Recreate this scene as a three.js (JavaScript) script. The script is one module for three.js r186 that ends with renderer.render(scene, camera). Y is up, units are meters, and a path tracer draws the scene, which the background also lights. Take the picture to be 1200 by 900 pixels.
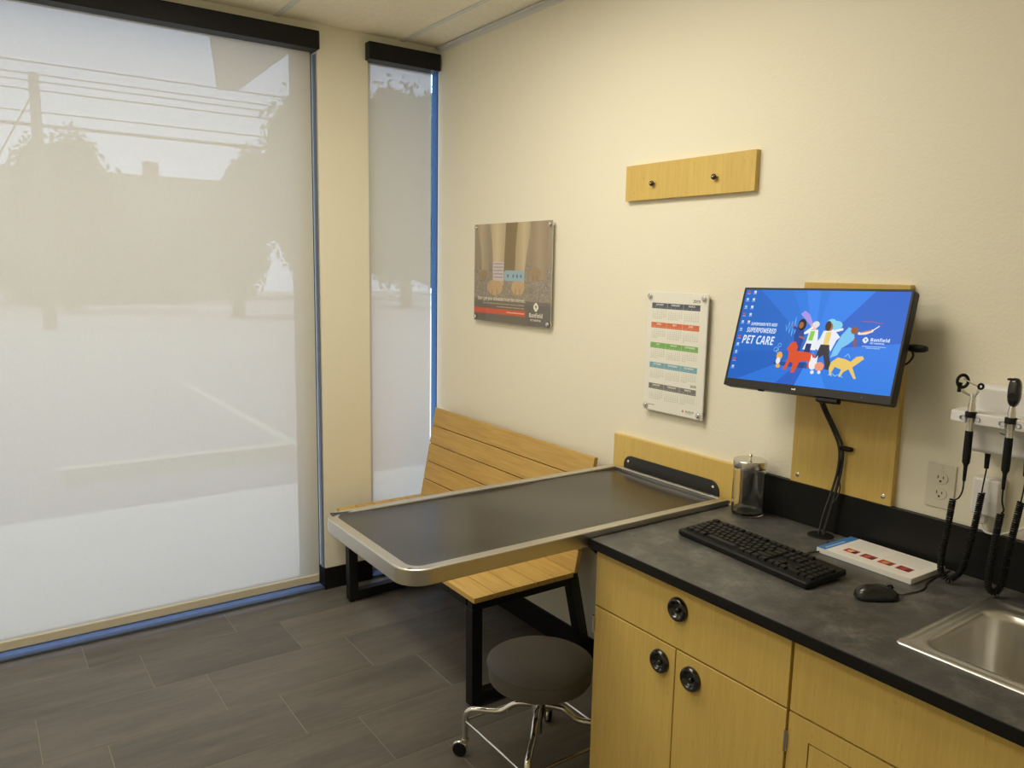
import * as THREE from 'three';
import { RoundedBoxGeometry } from 'three/addons/geometries/RoundedBoxGeometry.js';
import { mergeGeometries } from 'three/addons/utils/BufferGeometryUtils.js';
import { RectAreaLightUniformsLib } from 'three/addons/lights/RectAreaLightUniformsLib.js';

// ---------------------------------------------------------------- camera, sky, light, exposure
const scene = new THREE.Scene();
const renderer = new THREE.WebGLRenderer({ antialias: true });
renderer.toneMapping = THREE.LinearToneMapping;
renderer.toneMappingExposure = 1.0;
renderer.shadowMap.enabled = true;
RectAreaLightUniformsLib.init();

const camera = new THREE.PerspectiveCamera(52.284, 4 / 3, 0.05, 300);
camera.position.set(3.5461, 1.5975, 2.0146);
camera.up.set(-0.13093773, 0.98898183, -0.06906701);
camera.lookAt(3.5461 - 0.80884706, 1.5975 - 0.14685245, 2.0146 - 0.56938633);

const SKY = new THREE.Color().setRGB(2.55, 3.35, 5.4);        // even overcast
scene.background = SKY;
// hazy sun, high and nearly in line with the window wall: it whitens the pavement and only grazes the shades
const sun = new THREE.DirectionalLight(new THREE.Color().setRGB(0.93, 1.0, 1.18), 5.6);
sun.name = 'hazy_sun'; sun.position.set(-2.2, 14, 8.5); sun.target.position.set(0, 0, 0);
sun.castShadow = true; sun.shadow.radius = 16; sun.shadow.mapSize.set(2048, 2048);
Object.assign(sun.shadow.camera, { left: -30, right: 30, top: 30, bottom: -30, near: 0.5, far: 80 });
scene.add(sun, sun.target);

const TROFFERS = [{ x: 1.5575, z: 1.11, power: 11.4 }, { x: 1.5575, z: 2.3245, power: 9.2 }].map((t) => ({ ...t, w: 1.16, d: 0.56, y: 2.648, color: new THREE.Color().setRGB(1.0, 0.93, 0.78) }));
const SCREEN_LIGHT = 0.35;

// ---------------------------------------------------------------- helpers
let seed = 7;
const rnd = () => { seed = (seed * 1664525 + 1013904223) >>> 0; return seed / 4294967296; };
const rr = (a, b) => a + (b - a) * rnd();
const taken = new Map();
function numbered(n) { const k = taken.get(n) ?? 0; taken.set(n, k + 1); return k ? n + '_' + String(k).padStart(3, '0') : n; }
function baseOf(o) { const v = new THREE.Vector3(); for (; o && o !== scene; o = o.parent) v.add(o.position); return v; }
function tag(o, label, category, group, kind) {
  if (label) o.userData.label = label;
  if (category) o.userData.category = category;
  if (group) o.userData.group = group;
  if (kind) o.userData.kind = kind;
  return o;
}
function thing(name, label, category, [x, y, z] = [0, 0, 0], group) {
  const g = new THREE.Group(); g.name = numbered(name); g.position.set(x, y, z); scene.add(g);
  return tag(g, label, category, group);
}
// a part whose geometry is given in world axes about the world point [x, y, z]
function part(parent, name, geo, mat, [x, y, z] = [0, 0, 0], rot) {
  const m = new THREE.Mesh(geo, mat); m.name = name; m.castShadow = m.receiveShadow = true;
  const b = baseOf(parent); m.position.set(x - b.x, y - b.y, z - b.z);
  if (rot) m.rotation.set(...rot);
  parent.add(m); return m;
}
// a part in the local axes of its parent
function lpart(parent, name, geo, mat, pos = [0, 0, 0], rot) {
  const m = new THREE.Mesh(geo, mat); m.name = name; m.castShadow = m.receiveShadow = true;
  m.position.set(...pos); if (rot) m.rotation.set(...rot);
  parent.add(m); return m;
}
function solo(name, geo, mat, label, category, pos = [0, 0, 0], group) {
  const m = new THREE.Mesh(geo, mat); m.name = numbered(name); m.castShadow = m.receiveShadow = true;
  m.position.set(...pos); scene.add(m); return tag(m, label, category, group);
}
function struct(name, geo, mat, label, pos = [0, 0, 0]) {
  const m = geo ? new THREE.Mesh(geo, mat) : new THREE.Group(); m.name = numbered(name); m.castShadow = m.receiveShadow = true;
  m.position.set(...pos); scene.add(m); return tag(m, label, null, null, 'structure');
}
// uv in metres by the way each face points; along = axis the grain runs along
function boxUV(g, along = 'y', off = [0, 0]) {
  if (g.index) g = g.toNonIndexed();
  const p = g.attributes.position, n = p.count, uv = new Float32Array(n * 2);
  const A = new THREE.Vector3(), B = new THREE.Vector3(), C = new THREE.Vector3();
  for (let i = 0; i < n; i += 3) {
    A.fromBufferAttribute(p, i); B.fromBufferAttribute(p, i + 1); C.fromBufferAttribute(p, i + 2);
    const nn = B.clone().sub(A).cross(C.clone().sub(A)), ax = Math.abs(nn.x), ay = Math.abs(nn.y), az = Math.abs(nn.z);
    let e = ax > ay && ax > az ? ['z', 'y'] : ay > az ? ['x', 'z'] : ['x', 'y'];
    if (e[0] === along) e = [e[1], e[0]];
    [A, B, C].forEach((v, k) => { uv[(i + k) * 2] = v[e[0]] + off[0]; uv[(i + k) * 2 + 1] = v[e[1]] + off[1]; });
  }
  g.setAttribute('uv', new THREE.BufferAttribute(uv, 2));
  return g;
}
const rb = (w, h, d, r = 0.002, along = 'y', off, seg = 1) => boxUV(new RoundedBoxGeometry(w, h, d, seg, Math.min(r, w / 2.01, h / 2.01, d / 2.01)), along, off ?? [rnd() * 3, rnd() * 3]);
const bx = (w, h, d, along = 'y', off) => boxUV(new THREE.BoxGeometry(w, h, d), along, off);
const at = (g, x, y, z) => g.translate(x, y, z);
// box between two corners, in world coordinates
const span = (x0, x1, y0, y1, z0, z1, along = 'y') => boxUV(new THREE.BoxGeometry(x1 - x0, y1 - y0, z1 - z0).translate((x0 + x1) / 2, (y0 + y1) / 2, (z0 + z1) / 2), along);
const cyl = (r0, r1, h, n = 24) => new THREE.CylinderGeometry(r0, r1, h, n);
const lathe = (pts, n = 32) => new THREE.LatheGeometry(pts.map(([x, y]) => new THREE.Vector2(x, y)), n);
const V = (a) => new THREE.Vector3(...a);
const tube = (pts, r, seg = 40, n = 8, tension = 0.5) => new THREE.TubeGeometry(new THREE.CatmullRomCurve3(pts.map(V), false, 'catmullrom', tension), seg, r, n);
const clean = (gs) => mergeGeometries(gs.map((g) => { const q = g.index ? g.toNonIndexed() : g; for (const k of Object.keys(q.attributes)) if (!['position', 'normal', 'uv'].includes(k)) q.deleteAttribute(k); return q; }));
// square bar from a to b (world), w by d
function bar(a, b, w, d = w, up = [1, 0, 0], r = 0.003) {
  const A = V(a), B = V(b), L = A.distanceTo(B), g = new RoundedBoxGeometry(w, d, L, 1, r);
  const m = new THREE.Matrix4().lookAt(A, B, V(up)); m.setPosition(A.clone().add(B).multiplyScalar(0.5));
  return g.applyMatrix4(m);
}
// slab with chamfered top edges: 18 triangles
function chamfered(w, h, d, c, along = 'z', off = [0, 0]) {
  const X = w / 2, Z = d / 2, y1 = h / 2, y0 = -h / 2, P = [];
  const ring = (x, y, z) => [[-x, y, -z], [x, y, -z], [x, y, z], [-x, y, z]];
  const a = ring(X, y0, Z), b = ring(X, y1 - c, Z), t = ring(X - c, y1, Z - c);
  const quad = (p, q, r, s) => P.push(...p, ...q, ...r, ...p, ...r, ...s);
  for (let i = 0; i < 4; i++) { const j = (i + 1) % 4; quad(a[j], a[i], b[i], b[j]); quad(b[j], b[i], t[i], t[j]); }
  quad(t[3], t[2], t[1], t[0]);
  const g = new THREE.BufferGeometry(); g.setAttribute('position', new THREE.BufferAttribute(new Float32Array(P), 3)); g.computeVertexNormals();
  return boxUV(g, along, off);
}
// ---------------------------------------------------------------- noise and textures
function lattice(n, s) { let q = s; const a = new Float32Array(n * n); for (let i = 0; i < a.length; i++) { q = (q * 1664525 + 1013904223) >>> 0; a[i] = q / 4294967296; } return a; }
function tileNoise(n, s) {          // periodic value noise on an n x n lattice, (u, v) in 0..1 times whole counts
  const L = lattice(n, s);
  return (x, y, fx, fy) => {        // fx, fy cells over the tile, at most n
    x = (x - Math.floor(x)) * fx; y = (y - Math.floor(y)) * fy;
    const i = Math.floor(x), j = Math.floor(y), u = x - i, v = y - j, a = u * u * (3 - 2 * u), b = v * v * (3 - 2 * v);
    const g = (p, q) => L[(q % fy) * n + (p % fx)];
    return (g(i, j) * (1 - a) + g(i + 1, j) * a) * (1 - b) + (g(i, j + 1) * (1 - a) + g(i + 1, j + 1) * a) * b;
  };
}
function tex(w, h, f, srgb = true, repeat = [1, 1]) {   // f(u, v) -> [r, g, b] 0..1 (sRGB when srgb)
  const d = new Uint8Array(w * h * 4);
  for (let y = 0; y < h; y++) for (let x = 0; x < w; x++) {
    const c = f(x / w, y / h), o = (y * w + x) * 4;
    for (let k = 0; k < 3; k++) d[o + k] = Math.max(0, Math.min(255, Math.round((c.length ? c[k] : c) * 255)));
    d[o + 3] = 255;
  }
  const t = new THREE.DataTexture(d, w, h); t.wrapS = t.wrapT = THREE.RepeatWrapping; t.magFilter = THREE.LinearFilter; t.minFilter = THREE.LinearMipmapLinearFilter;
  if (srgb) t.colorSpace = THREE.SRGBColorSpace; t.repeat.set(...repeat); t.needsUpdate = true; return t;
}
const N1 = tileNoise(256, 11), N2 = tileNoise(256, 29), N3 = tileNoise(256, 53);
const mixc = (a, b, t) => a.map((v, i) => v + (b[i] - v) * t);
const grey = (v) => [v, v, v];

const woodMap = tex(512, 512, (u, v) => {
  const fine = N1(u, v, 200, 10), mid = N2(u, v, 60, 5), wide = N3(u, v, 9, 3), fleck = N2(u + 0.3, v, 160, 40);
  const t = 0.45 * fine + 0.3 * mid + 0.25 * wide, c = mixc([0.785, 0.655, 0.355], [0.855, 0.74, 0.41], t);
  return fleck > 0.92 ? mixc(c, [0.62, 0.48, 0.28], 0.2) : c;
}, true, [1.6, 1.6]);
const benchMap = tex(512, 512, (u, v) => {
  const t = 0.5 * N1(u, v, 220, 8) + 0.3 * N2(u, v, 70, 4) + 0.2 * N3(u, v, 10, 3);
  return mixc([0.68, 0.54, 0.28], [0.81, 0.67, 0.365], t);
}, true, [1.6, 1.6]);
const floorMap = tex(1024, 1024, (u, v) => {
  const a = N1(u, v, 30, 5), b = N2(u, v, 90, 16), c = N3(u, v, 250, 60), d = N1(u + 0.4, v + 0.2, 7, 3), e = N2(u, v, 240, 240);
  const t = 0.34 * a + 0.24 * b + 0.14 * c + 0.2 * d + 0.08 * e;
  return mixc([0.335, 0.322, 0.298], [0.505, 0.482, 0.445], t);
}, true, [0.8, 0.8]);
const floorBump = tex(512, 512, (u, v) => grey(0.5 * N1(u, v, 60, 10) + 0.3 * N2(u, v, 200, 40) + 0.2 * N3(u, v, 250, 250)), false, [1.2, 1.2]);
const counterMap = tex(1024, 1024, (u, v) => {
  const a = N1(u, v, 9, 9), b = N2(u, v, 34, 34), c = N3(u, v, 120, 120), d = N1(u + 0.5, v + 0.3, 250, 250);
  const t = 0.34 * a + 0.3 * b + 0.2 * c + 0.16 * d, w = Math.pow(Math.max(0, t - 0.25) / 0.55, 1.4);
  return mixc([0.245, 0.243, 0.235], [0.42, 0.412, 0.39], w);
}, true, [1.2, 1.2]);
const paintBump = tex(512, 512, (u, v) => grey(0.5 * N1(u, v, 120, 120) + 0.5 * N2(u, v, 250, 250)), false, [1.5, 1.5]);
const acousticMap = tex(512, 512, (u, v) => { const t = 0.5 * N1(u, v, 90, 90) + 0.5 * N2(u, v, 240, 240); return mixc([0.91, 0.885, 0.80], [0.975, 0.95, 0.87], t); }, true, [1.4, 1.4]);
const acousticBump = tex(512, 512, (u, v) => grey(N2(u, v, 240, 240)), false, [1.4, 1.4]);
const weaveMap = tex(512, 512, (u, v) => {
  const a = N1(u, v, 256, 32), b = N2(u, v, 32, 256), s = 0.965 + 0.0175 * a + 0.0175 * b;
  return [0.85 * s, 0.838 * s, 0.785 * s];
}, true, [4, 4]);
const vinylBump = tex(512, 512, (u, v) => grey(0.6 * N1(u, v, 200, 200) + 0.4 * N2(u, v, 90, 90)), false, [2, 2]);
const brushBump = tex(512, 512, (u, v) => grey(0.6 * N1(u, v, 250, 6) + 0.4 * N2(u, v, 120, 4)), false, [3, 3]);
const concreteMap = tex(512, 512, (u, v) => mixc([0.88, 0.87, 0.85], [0.95, 0.94, 0.92], 0.5 * N1(u, v, 20, 20) + 0.5 * N2(u, v, 200, 200)), true, [0.5, 0.5]);
const asphaltMap = tex(512, 512, (u, v) => mixc([0.6, 0.6, 0.61], [0.72, 0.72, 0.73], 0.4 * N1(u, v, 12, 12) + 0.6 * N2(u, v, 250, 250)), true, [0.25, 0.25]);

const std = (o) => new THREE.MeshStandardMaterial(o), phys = (o) => new THREE.MeshPhysicalMaterial(o);
const lin = (r, g, b) => new THREE.Color().setRGB(r, g, b);
const M = {
  wall: std({ color: lin(0.82, 0.775, 0.63), roughness: 0.75, bumpMap: paintBump, bumpScale: 0.0004 }),
  column: std({ color: lin(0.82, 0.775, 0.63), roughness: 0.75, bumpMap: paintBump, bumpScale: 0.0004 }),
  acoustic: std({ map: acousticMap, roughness: 0.95, bumpMap: acousticBump, bumpScale: 0.001 }),
  tbar: std({ color: lin(0.70, 0.69, 0.66), roughness: 0.5 }),
  slab: std({ color: lin(0.6, 0.6, 0.6), roughness: 0.9 }),
  floor: [0.9, 1.0, 1.08, 0.96].map((k) => std({ map: floorMap, color: lin(k * 0.83, k * 0.80, k * 0.77), roughness: 0.5, bumpMap: floorBump, bumpScale: 0.0006 })),
  grout: std({ color: lin(0.25, 0.22, 0.17), roughness: 0.9 }),
  baseboard: phys({ color: lin(0.008, 0.0078, 0.0075), roughness: 0.45, specularIntensity: 0.5 }),
  wood: phys({ map: woodMap, roughness: 0.42, bumpMap: woodMap, bumpScale: 0.00012 }),
  woodEdge: std({ color: lin(0.30, 0.21, 0.1), roughness: 0.55 }),
  bench: std({ map: benchMap, roughness: 0.5, bumpMap: benchMap, bumpScale: 0.0002 }),
  gap: std({ color: lin(0.035, 0.025, 0.015), roughness: 0.9 }),
  counter: phys({ map: counterMap, roughness: 0.36, bumpMap: vinylBump, bumpScale: 0.0001 }),
  counterEdge: phys({ color: lin(0.008, 0.0078, 0.0075), roughness: 0.4, specularIntensity: 0.5 }),
  blackMetal: phys({ color: lin(0.008, 0.0078, 0.0075), roughness: 0.42, specularIntensity: 0.5 }),
  bracket: phys({ color: lin(0.035, 0.035, 0.034), roughness: 0.4, specularIntensity: 0.5 }),
  satin: std({ color: lin(0.62, 0.59, 0.53), roughness: 0.34, metalness: 1, bumpMap: brushBump, bumpScale: 0.00015 }),
  chrome: std({ color: lin(0.75, 0.74, 0.71), roughness: 0.1, metalness: 1 }),
  lid: std({ color: lin(0.68, 0.66, 0.61), roughness: 0.2, metalness: 1 }),
  steel: std({ color: lin(0.74, 0.72, 0.68), roughness: 0.36, metalness: 1, bumpMap: brushBump, bumpScale: 0.00008 }),
  mat: phys({ color: lin(0.029, 0.0255, 0.02), roughness: 0.22, specularIntensity: 0.9, bumpMap: vinylBump, bumpScale: 0.00008 }),
  vinyl: phys({ color: lin(0.125, 0.117, 0.104), roughness: 0.52, bumpMap: vinylBump, bumpScale: 0.0004 }),
  black: phys({ color: lin(0.008, 0.0078, 0.0075), roughness: 0.5, specularIntensity: 0.5 }),
  gloss: phys({ color: lin(0.008, 0.008, 0.008), roughness: 0.16, clearcoat: 0.6, clearcoatRoughness: 0.08 }),
  rubber: phys({ color: lin(0.008, 0.0078, 0.0075), roughness: 0.6, specularIntensity: 0.5 }),
  key: phys({ color: lin(0.013, 0.013, 0.012), roughness: 0.5, specularIntensity: 0.5 }),
  housing: phys({ color: lin(0.02, 0.0185, 0.0175), roughness: 0.42, specularIntensity: 0.5 }),
  mouse: phys({ color: lin(0.012, 0.012, 0.012), roughness: 0.24 }),
  white: std({ color: lin(0.74, 0.72, 0.7), roughness: 0.4 }),
  ivory: std({ color: lin(0.70, 0.655, 0.55), roughness: 0.42 }),
  slot: std({ color: lin(0.06, 0.05, 0.04), roughness: 0.8 }),
  blueRing: std({ color: lin(0.13, 0.24, 0.55), roughness: 0.4 }),
  led: std({ color: lin(0.02, 0.1, 0.02), emissive: lin(0.1, 1, 0.2), emissiveIntensity: 0.9 }),
  shade: phys({ map: weaveMap, roughness: 0.7, transmission: 0.16, thickness: 0, side: THREE.DoubleSide, specularIntensity: 0.2 }),
  hem: std({ color: lin(0.60, 0.54, 0.41), roughness: 0.6 }),
  valance: phys({ color: lin(0.008, 0.0078, 0.0075), roughness: 0.4, specularIntensity: 0.5 }),
  channel: std({ color: lin(0.3, 0.31, 0.33), roughness: 0.4, metalness: 0.6 }),
  frame: phys({ color: lin(0.035, 0.075, 0.125), roughness: 0.7, specularIntensity: 0.15 }),
  sill: phys({ color: lin(0.07, 0.09, 0.13), roughness: 0.6, specularIntensity: 0.25 }),
  pane: phys({ color: 0xffffff, roughness: 0, transmission: 1, thickness: 0, ior: 1.5, side: THREE.DoubleSide }),
  glass: phys({ color: 0xffffff, roughness: 0.0, transmission: 1, thickness: 0.003, ior: 1.5 }),
  acrylic: phys({ color: lin(0.97, 0.98, 0.97), roughness: 0.02, transmission: 1, thickness: 0, ior: 1.49, side: THREE.DoubleSide }),
  paper: std({ color: lin(0.78, 0.76, 0.72), roughness: 0.7 }),
  diffuser: std({ color: lin(0.8, 0.8, 0.78), roughness: 0.6, emissive: lin(1, 0.93, 0.78), emissiveIntensity: 1.4 }),
  concrete: std({ map: concreteMap, roughness: 0.9 }),
  asphalt: std({ map: asphaltMap, roughness: 0.95 }),
  paint: std({ color: lin(0.7, 0.68, 0.55), roughness: 0.8 }),
  bark: std({ color: lin(0.09, 0.065, 0.045), roughness: 0.95 }),
  leaf: [[0.045, 0.085, 0.03], [0.06, 0.105, 0.04], [0.04, 0.075, 0.035]].map((c) => std({ color: lin(...c), roughness: 0.8, side: THREE.DoubleSide })),
  timber: std({ color: lin(0.13, 0.1, 0.075), roughness: 0.9 }),
  cable: std({ color: lin(0.02, 0.02, 0.02), roughness: 0.6 }),
  siding: std({ color: lin(0.3, 0.27, 0.22), roughness: 0.8 }),
  roof: std({ color: lin(0.1, 0.085, 0.075), roughness: 0.9 }),
  brick: std({ color: lin(0.25, 0.12, 0.08), roughness: 0.9 }),
  soffit: std({ color: lin(0.30, 0.27, 0.21), roughness: 0.8 }),
  windowDark: std({ color: lin(0.05, 0.06, 0.07), roughness: 0.2 }),
};

// ---------------------------------------------------------------- room shell
const H = 2.6583, XB = 4.3, ZF = 3.0;
// floor: grout bed and one mesh for each tile, laid in a one-third running bond
const floor = struct('floor', span(-0.2, XB + 0.15, -0.2, -0.0016, -0.15, ZF + 0.15), M.grout, 'dark grey stone-look tile floor in running bond');
{
  const px = 0.298, pz = 0.576, j = 0.003;
  for (let n = 0; n < 15; n++) {
    const x0 = Math.max(0.004, -0.07 + px * n), x1 = Math.min(XB, -0.07 + px * (n + 1));
    if (x1 - x0 < 0.02) continue;
    for (let k = -2; k < 8; k++) {
      const o = 0.55 - 0.1875 * n, s = ((o % pz) + pz) % pz;
      const z0 = Math.max(0.0, s + pz * (k - 1)), z1 = Math.min(ZF, s + pz * k);
      if (z1 - z0 < 0.02) continue;
      const w = x1 - x0 - j, d = z1 - z0 - j;
      part(floor, 'tile', chamfered(w, 0.012, d, 0.0012, 'z', [rnd() * 4, rnd() * 4]), M.floor[Math.floor(rnd() * 4)], [(x0 + x1) / 2, -0.006, (z0 + z1) / 2]);
    }
  }
}
// ceiling: slab, lay-in tiles, tee bars
const ceiling = struct('ceiling', span(-0.2, XB + 0.15, 2.70, 2.85, -0.3, ZF + 0.15), M.slab, 'suspended ceiling of off-white acoustic tiles in a tee-bar grid');
{
  const zs = [0, 0.2, 0.807, 1.414, 2.021, 2.628, ZF], xs = [0, 0.95, 2.165, 3.38, XB];
  for (let a = 0; a < xs.length - 1; a++) for (let b = 0; b < zs.length - 1; b++) {
    if (a === 1 && (b === 2 || b === 4)) continue;                                     // the light fitting sits here
    part(ceiling, 'ceiling_tile', rb(xs[a + 1] - xs[a] - 0.004, 0.016, zs[b + 1] - zs[b] - 0.004, 0.002, 'x'), M.acoustic, [(xs[a] + xs[a + 1]) / 2, H + 0.012, (zs[b] + zs[b + 1]) / 2]);
  }
  for (const z of zs.slice(1, -1)) part(ceiling, 'tee_bar', bx(XB, 0.01, 0.024), M.tbar, [XB / 2, H + 0.005, z]);
  for (const x of xs.slice(1, -1)) for (let b = 0; b < zs.length - 1; b++) part(ceiling, 'cross_tee', bx(0.024, 0.01, zs[b + 1] - zs[b] - 0.024), M.tbar, [x, H + 0.005, (zs[b] + zs[b + 1]) / 2]);
}
const trimGeo = () => clean([span(0.004, XB, H - 0.004, H, 0.002, 0.022), span(0.004, XB, H - 0.022, H, 0.0, 0.003)]);
struct('trim_1', trimGeo(), M.tbar, 'off-white wall angle where the ceiling meets the cream wall');
// walls
struct('wall_right', span(0, XB + 0.15, -0.004, 2.70, -0.15, 0), M.wall, 'cream painted wall behind the counter and bench');
struct('wall_back', span(XB, XB + 0.15, -0.004, 2.70, 0, ZF + 0.15), M.wall, 'cream painted wall behind the camera');
struct('wall_front', span(-0.2, XB, -0.004, 2.70, ZF, ZF + 0.15), M.wall, 'cream painted wall facing the counter');
const W1 = 0.626, W2 = 0.379, WT = 2.625, W3 = 2.80;
struct('wall_left', clean([
  span(-0.2, 0, -0.004, 2.70, W2, W1), span(-0.2, 0, WT, 2.70, -0.15, W2), span(-0.2, 0, WT, 2.70, W1, W3), span(-0.2, 0, -0.004, 2.70, W3, ZF),
  span(-0.2, -0.001, -0.2, 3.3, -3.5, -0.15), span(-0.2, -0.001, 2.85, 3.3, -0.15, ZF + 2)]), M.column, 'cream painted window wall with a narrow pier between two full-height windows');
struct('baseboard_left', clean([span(0, 0.009, 0, 0.108, W2, W1 + 0.009), span(-0.06, 0, 0, 0.108, W1, W1 + 0.009)]), M.baseboard, 'black rubber baseboard at the foot of the pier');
struct('baseboard_right', span(0.01, 1.985, 0, 0.108, 0, 0.009, 'x'), M.baseboard, 'black rubber baseboard along the cream wall under the bench');
struct('baseboard_front', span(0, XB, 0, 0.108, ZF - 0.009, ZF, 'x'), M.baseboard, 'black rubber baseboard along the wall facing the counter');
struct('baseboard_back', span(XB - 0.009, XB, 0, 0.108, 0.7, ZF - 0.01, 'x'), M.baseboard, 'black rubber baseboard behind the camera');
// windows: frames, panes, sills
function windowUnit(name, z0, z1, label, fw0, fw1) {
  const g = struct(name, null, null, label, [-0.1, 0, (z0 + z1) / 2]);
  part(g, 'frame_jamb', span(-0.13, -0.075, 0.012, WT, z0, z0 + fw0), M.frame);
  part(g, 'frame_jamb', span(-0.13, -0.075, 0.012, WT, z1 - fw1, z1), M.frame);
  part(g, 'frame_head', span(-0.13, -0.075, WT - 0.06, WT, z0 + fw0, z1 - fw1), M.frame);
  part(g, 'frame_foot', span(-0.13, -0.075, 0.012, 0.045, z0 + fw0, z1 - fw1), M.frame);
  part(g, 'sill_plate', rb(0.118, 0.012, z1 - z0 - 0.002, 0.003), M.sill, [-0.059 + 0.003, 0.006, (z0 + z1) / 2]);
  part(g, 'pane', new THREE.PlaneGeometry(z1 - z0 - fw0 - fw1, WT - 0.105).rotateY(Math.PI / 2), M.pane, [-0.1, (WT - 0.06 + 0.045) / 2, (z0 + fw0 + z1 - fw1) / 2]);
  return g;
}
windowUnit('window_1', W1 + 0.001, W3, 'full-height window with a blue metal frame behind the wide roller shade', 0.085, 0.05);
windowUnit('window_2', -0.15, W2 - 0.001, 'narrow full-height window with a blue metal frame beside the corner', 0.113, 0.045);

// ---------------------------------------------------------------- roller shades
function rollerShade(z0, z1, v0, v1, label) {
  const g = thing('roller_shade', label, 'shade', [-0.03, 0.03, (z0 + z1) / 2]);
  part(g, 'fabric', boxUV(new THREE.PlaneGeometry(z1 - z0, 2.50, 1, 1).rotateY(Math.PI / 2), 'y'), M.shade, [-0.03, 0.068 + 1.25, (z0 + z1) / 2]);
  part(g, 'hem_bar', rb(0.014, 0.042, z1 - z0, 0.006, 'z'), M.hem, [-0.03, 0.055, (z0 + z1) / 2]);
  part(g, 'valance', rb(0.108, 0.079, v1 - v0, 0.003, 'z'), M.valance, [-0.0085, 2.582, (v0 + v1) / 2]);
  part(g, 'side_cap', rb(0.1, 0.07, 0.004, 0.001), M.channel, [-0.0085, 2.582, v0 - 0.001]);
  return g;
}
rollerShade(0.648, 2.76, 0.631, 2.78, 'wide translucent off-white roller shade with black valance over the big window');
rollerShade(0.024, 0.368, 0.012, 0.391, 'narrow translucent off-white roller shade with black valance beside the corner');
solo('side_channel', span(-0.045, -0.012, 0.014, 2.535, W1 + 0.001, W1 + 0.006), M.channel, 'thin grey metal shade channel on the pier side of the big window', 'channel');

// ---------------------------------------------------------------- ceiling light
TROFFERS.forEach((t, i) => {
  const g = thing('ceiling_light', i ? 'recessed ceiling light panel nearer the wall facing the counter' : 'recessed ceiling light panel above the end of the exam table', 'light', [t.x, H, t.z]);
  const X0 = t.x - 0.5975, X1 = t.x + 0.5975, Z0 = t.z - 0.295, Z1 = t.z + 0.295, f = 0.017;
  part(g, 'light_frame', clean([span(X0, X1, H, H + 0.03, Z0, Z0 + f), span(X0, X1, H, H + 0.03, Z1 - f, Z1), span(X0, X0 + f, H, H + 0.03, Z0 + f, Z1 - f), span(X1 - f, X1, H, H + 0.03, Z0 + f, Z1 - f)]), M.tbar);
  part(g, 'diffuser', bx(t.w, 0.004, t.d), M.diffuser, [t.x, H + 0.012, t.z]);
  const L = new THREE.RectAreaLight(t.color, t.power, t.w, t.d);
  L.name = 'ceiling_light_glow'; L.position.set(0, t.y - H, 0); L.rotation.x = -Math.PI / 2; g.add(L);
});

// ---------------------------------------------------------------- countertop, cabinets, sink
const CT = 0.864, CB = 0.839, CX0 = 1.982, CX1 = 3.75, CZ = 0.642, CF = 0.617;
const SK = { x0: 2.778, x1: 3.34, z0: 0.117, z1: 0.517 };
{
  const g = thing('countertop', 'dark grey mottled laminate countertop with black edge over the maple cabinets', 'countertop', [2.8, CB, 0.33]);
  const hx0 = SK.x0 + 0.02, hx1 = SK.x1 - 0.02, hz0 = SK.z0 + 0.02, hz1 = SK.z1 - 0.02, zf = CZ - 0.003;
  part(g, 'slab', clean([span(CX0 + 0.003, hx0, CB, CT, 0.0, zf, 'x'), span(hx1, CX1, CB, CT, 0.0, zf, 'x'), span(hx0, hx1, CB, CT, 0.0, hz0, 'x'), span(hx0, hx1, CB, CT, hz1, zf, 'x')]), M.counter);
  part(g, 'front_edge', rb(CX1 - CX0, CT - CB + 0.0015, 0.0035, 0.001, 'x'), M.counterEdge, [(CX0 + CX1) / 2, (CB + CT) / 2 - 0.001, CZ - 0.0015]);
  part(g, 'side_edge', rb(0.0035, CT - CB + 0.0015, CZ - 0.004, 0.001, 'z'), M.counterEdge, [CX0 + 0.0015, (CB + CT) / 2 - 0.001, CZ / 2]);
  part(g, 'backsplash', rb(CX1 - CX0 - 0.01, 0.12, 0.019, 0.002, 'x'), M.counterEdge, [(CX0 + CX1) / 2 + 0.005, CT + 0.06, 0.0098]);
}
function cupPull(parent, x, y) {           // round black recessed pull
  const k = part(parent, 'round_pull', lathe([[0.0, 0.002], [0.012, 0.002], [0.0165, 0.004], [0.019, 0.0095], [0.0225, 0.0125], [0.0275, 0.011], [0.0305, 0.006], [0.031, 0.0]], 40).rotateX(Math.PI / 2), M.gloss, [x, y, CF]);
  k.userData.label = 'glossy black round pull';
  part(k, 'pull_lug', new THREE.SphereGeometry(0.007, 16, 10), M.gloss, [x + 0.001, y - 0.001, CF + 0.003]);
}
function hinge(parent, x, y) {
  const h = part(parent, 'hinge', cyl(0.004, 0.004, 0.05, 12), M.chrome, [x, y, CF + 0.002]);
  part(h, 'hinge_leaf', rb(0.012, 0.036, 0.002, 0.0008), M.chrome, [x, y, CF + 0.0006]);
}
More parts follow.
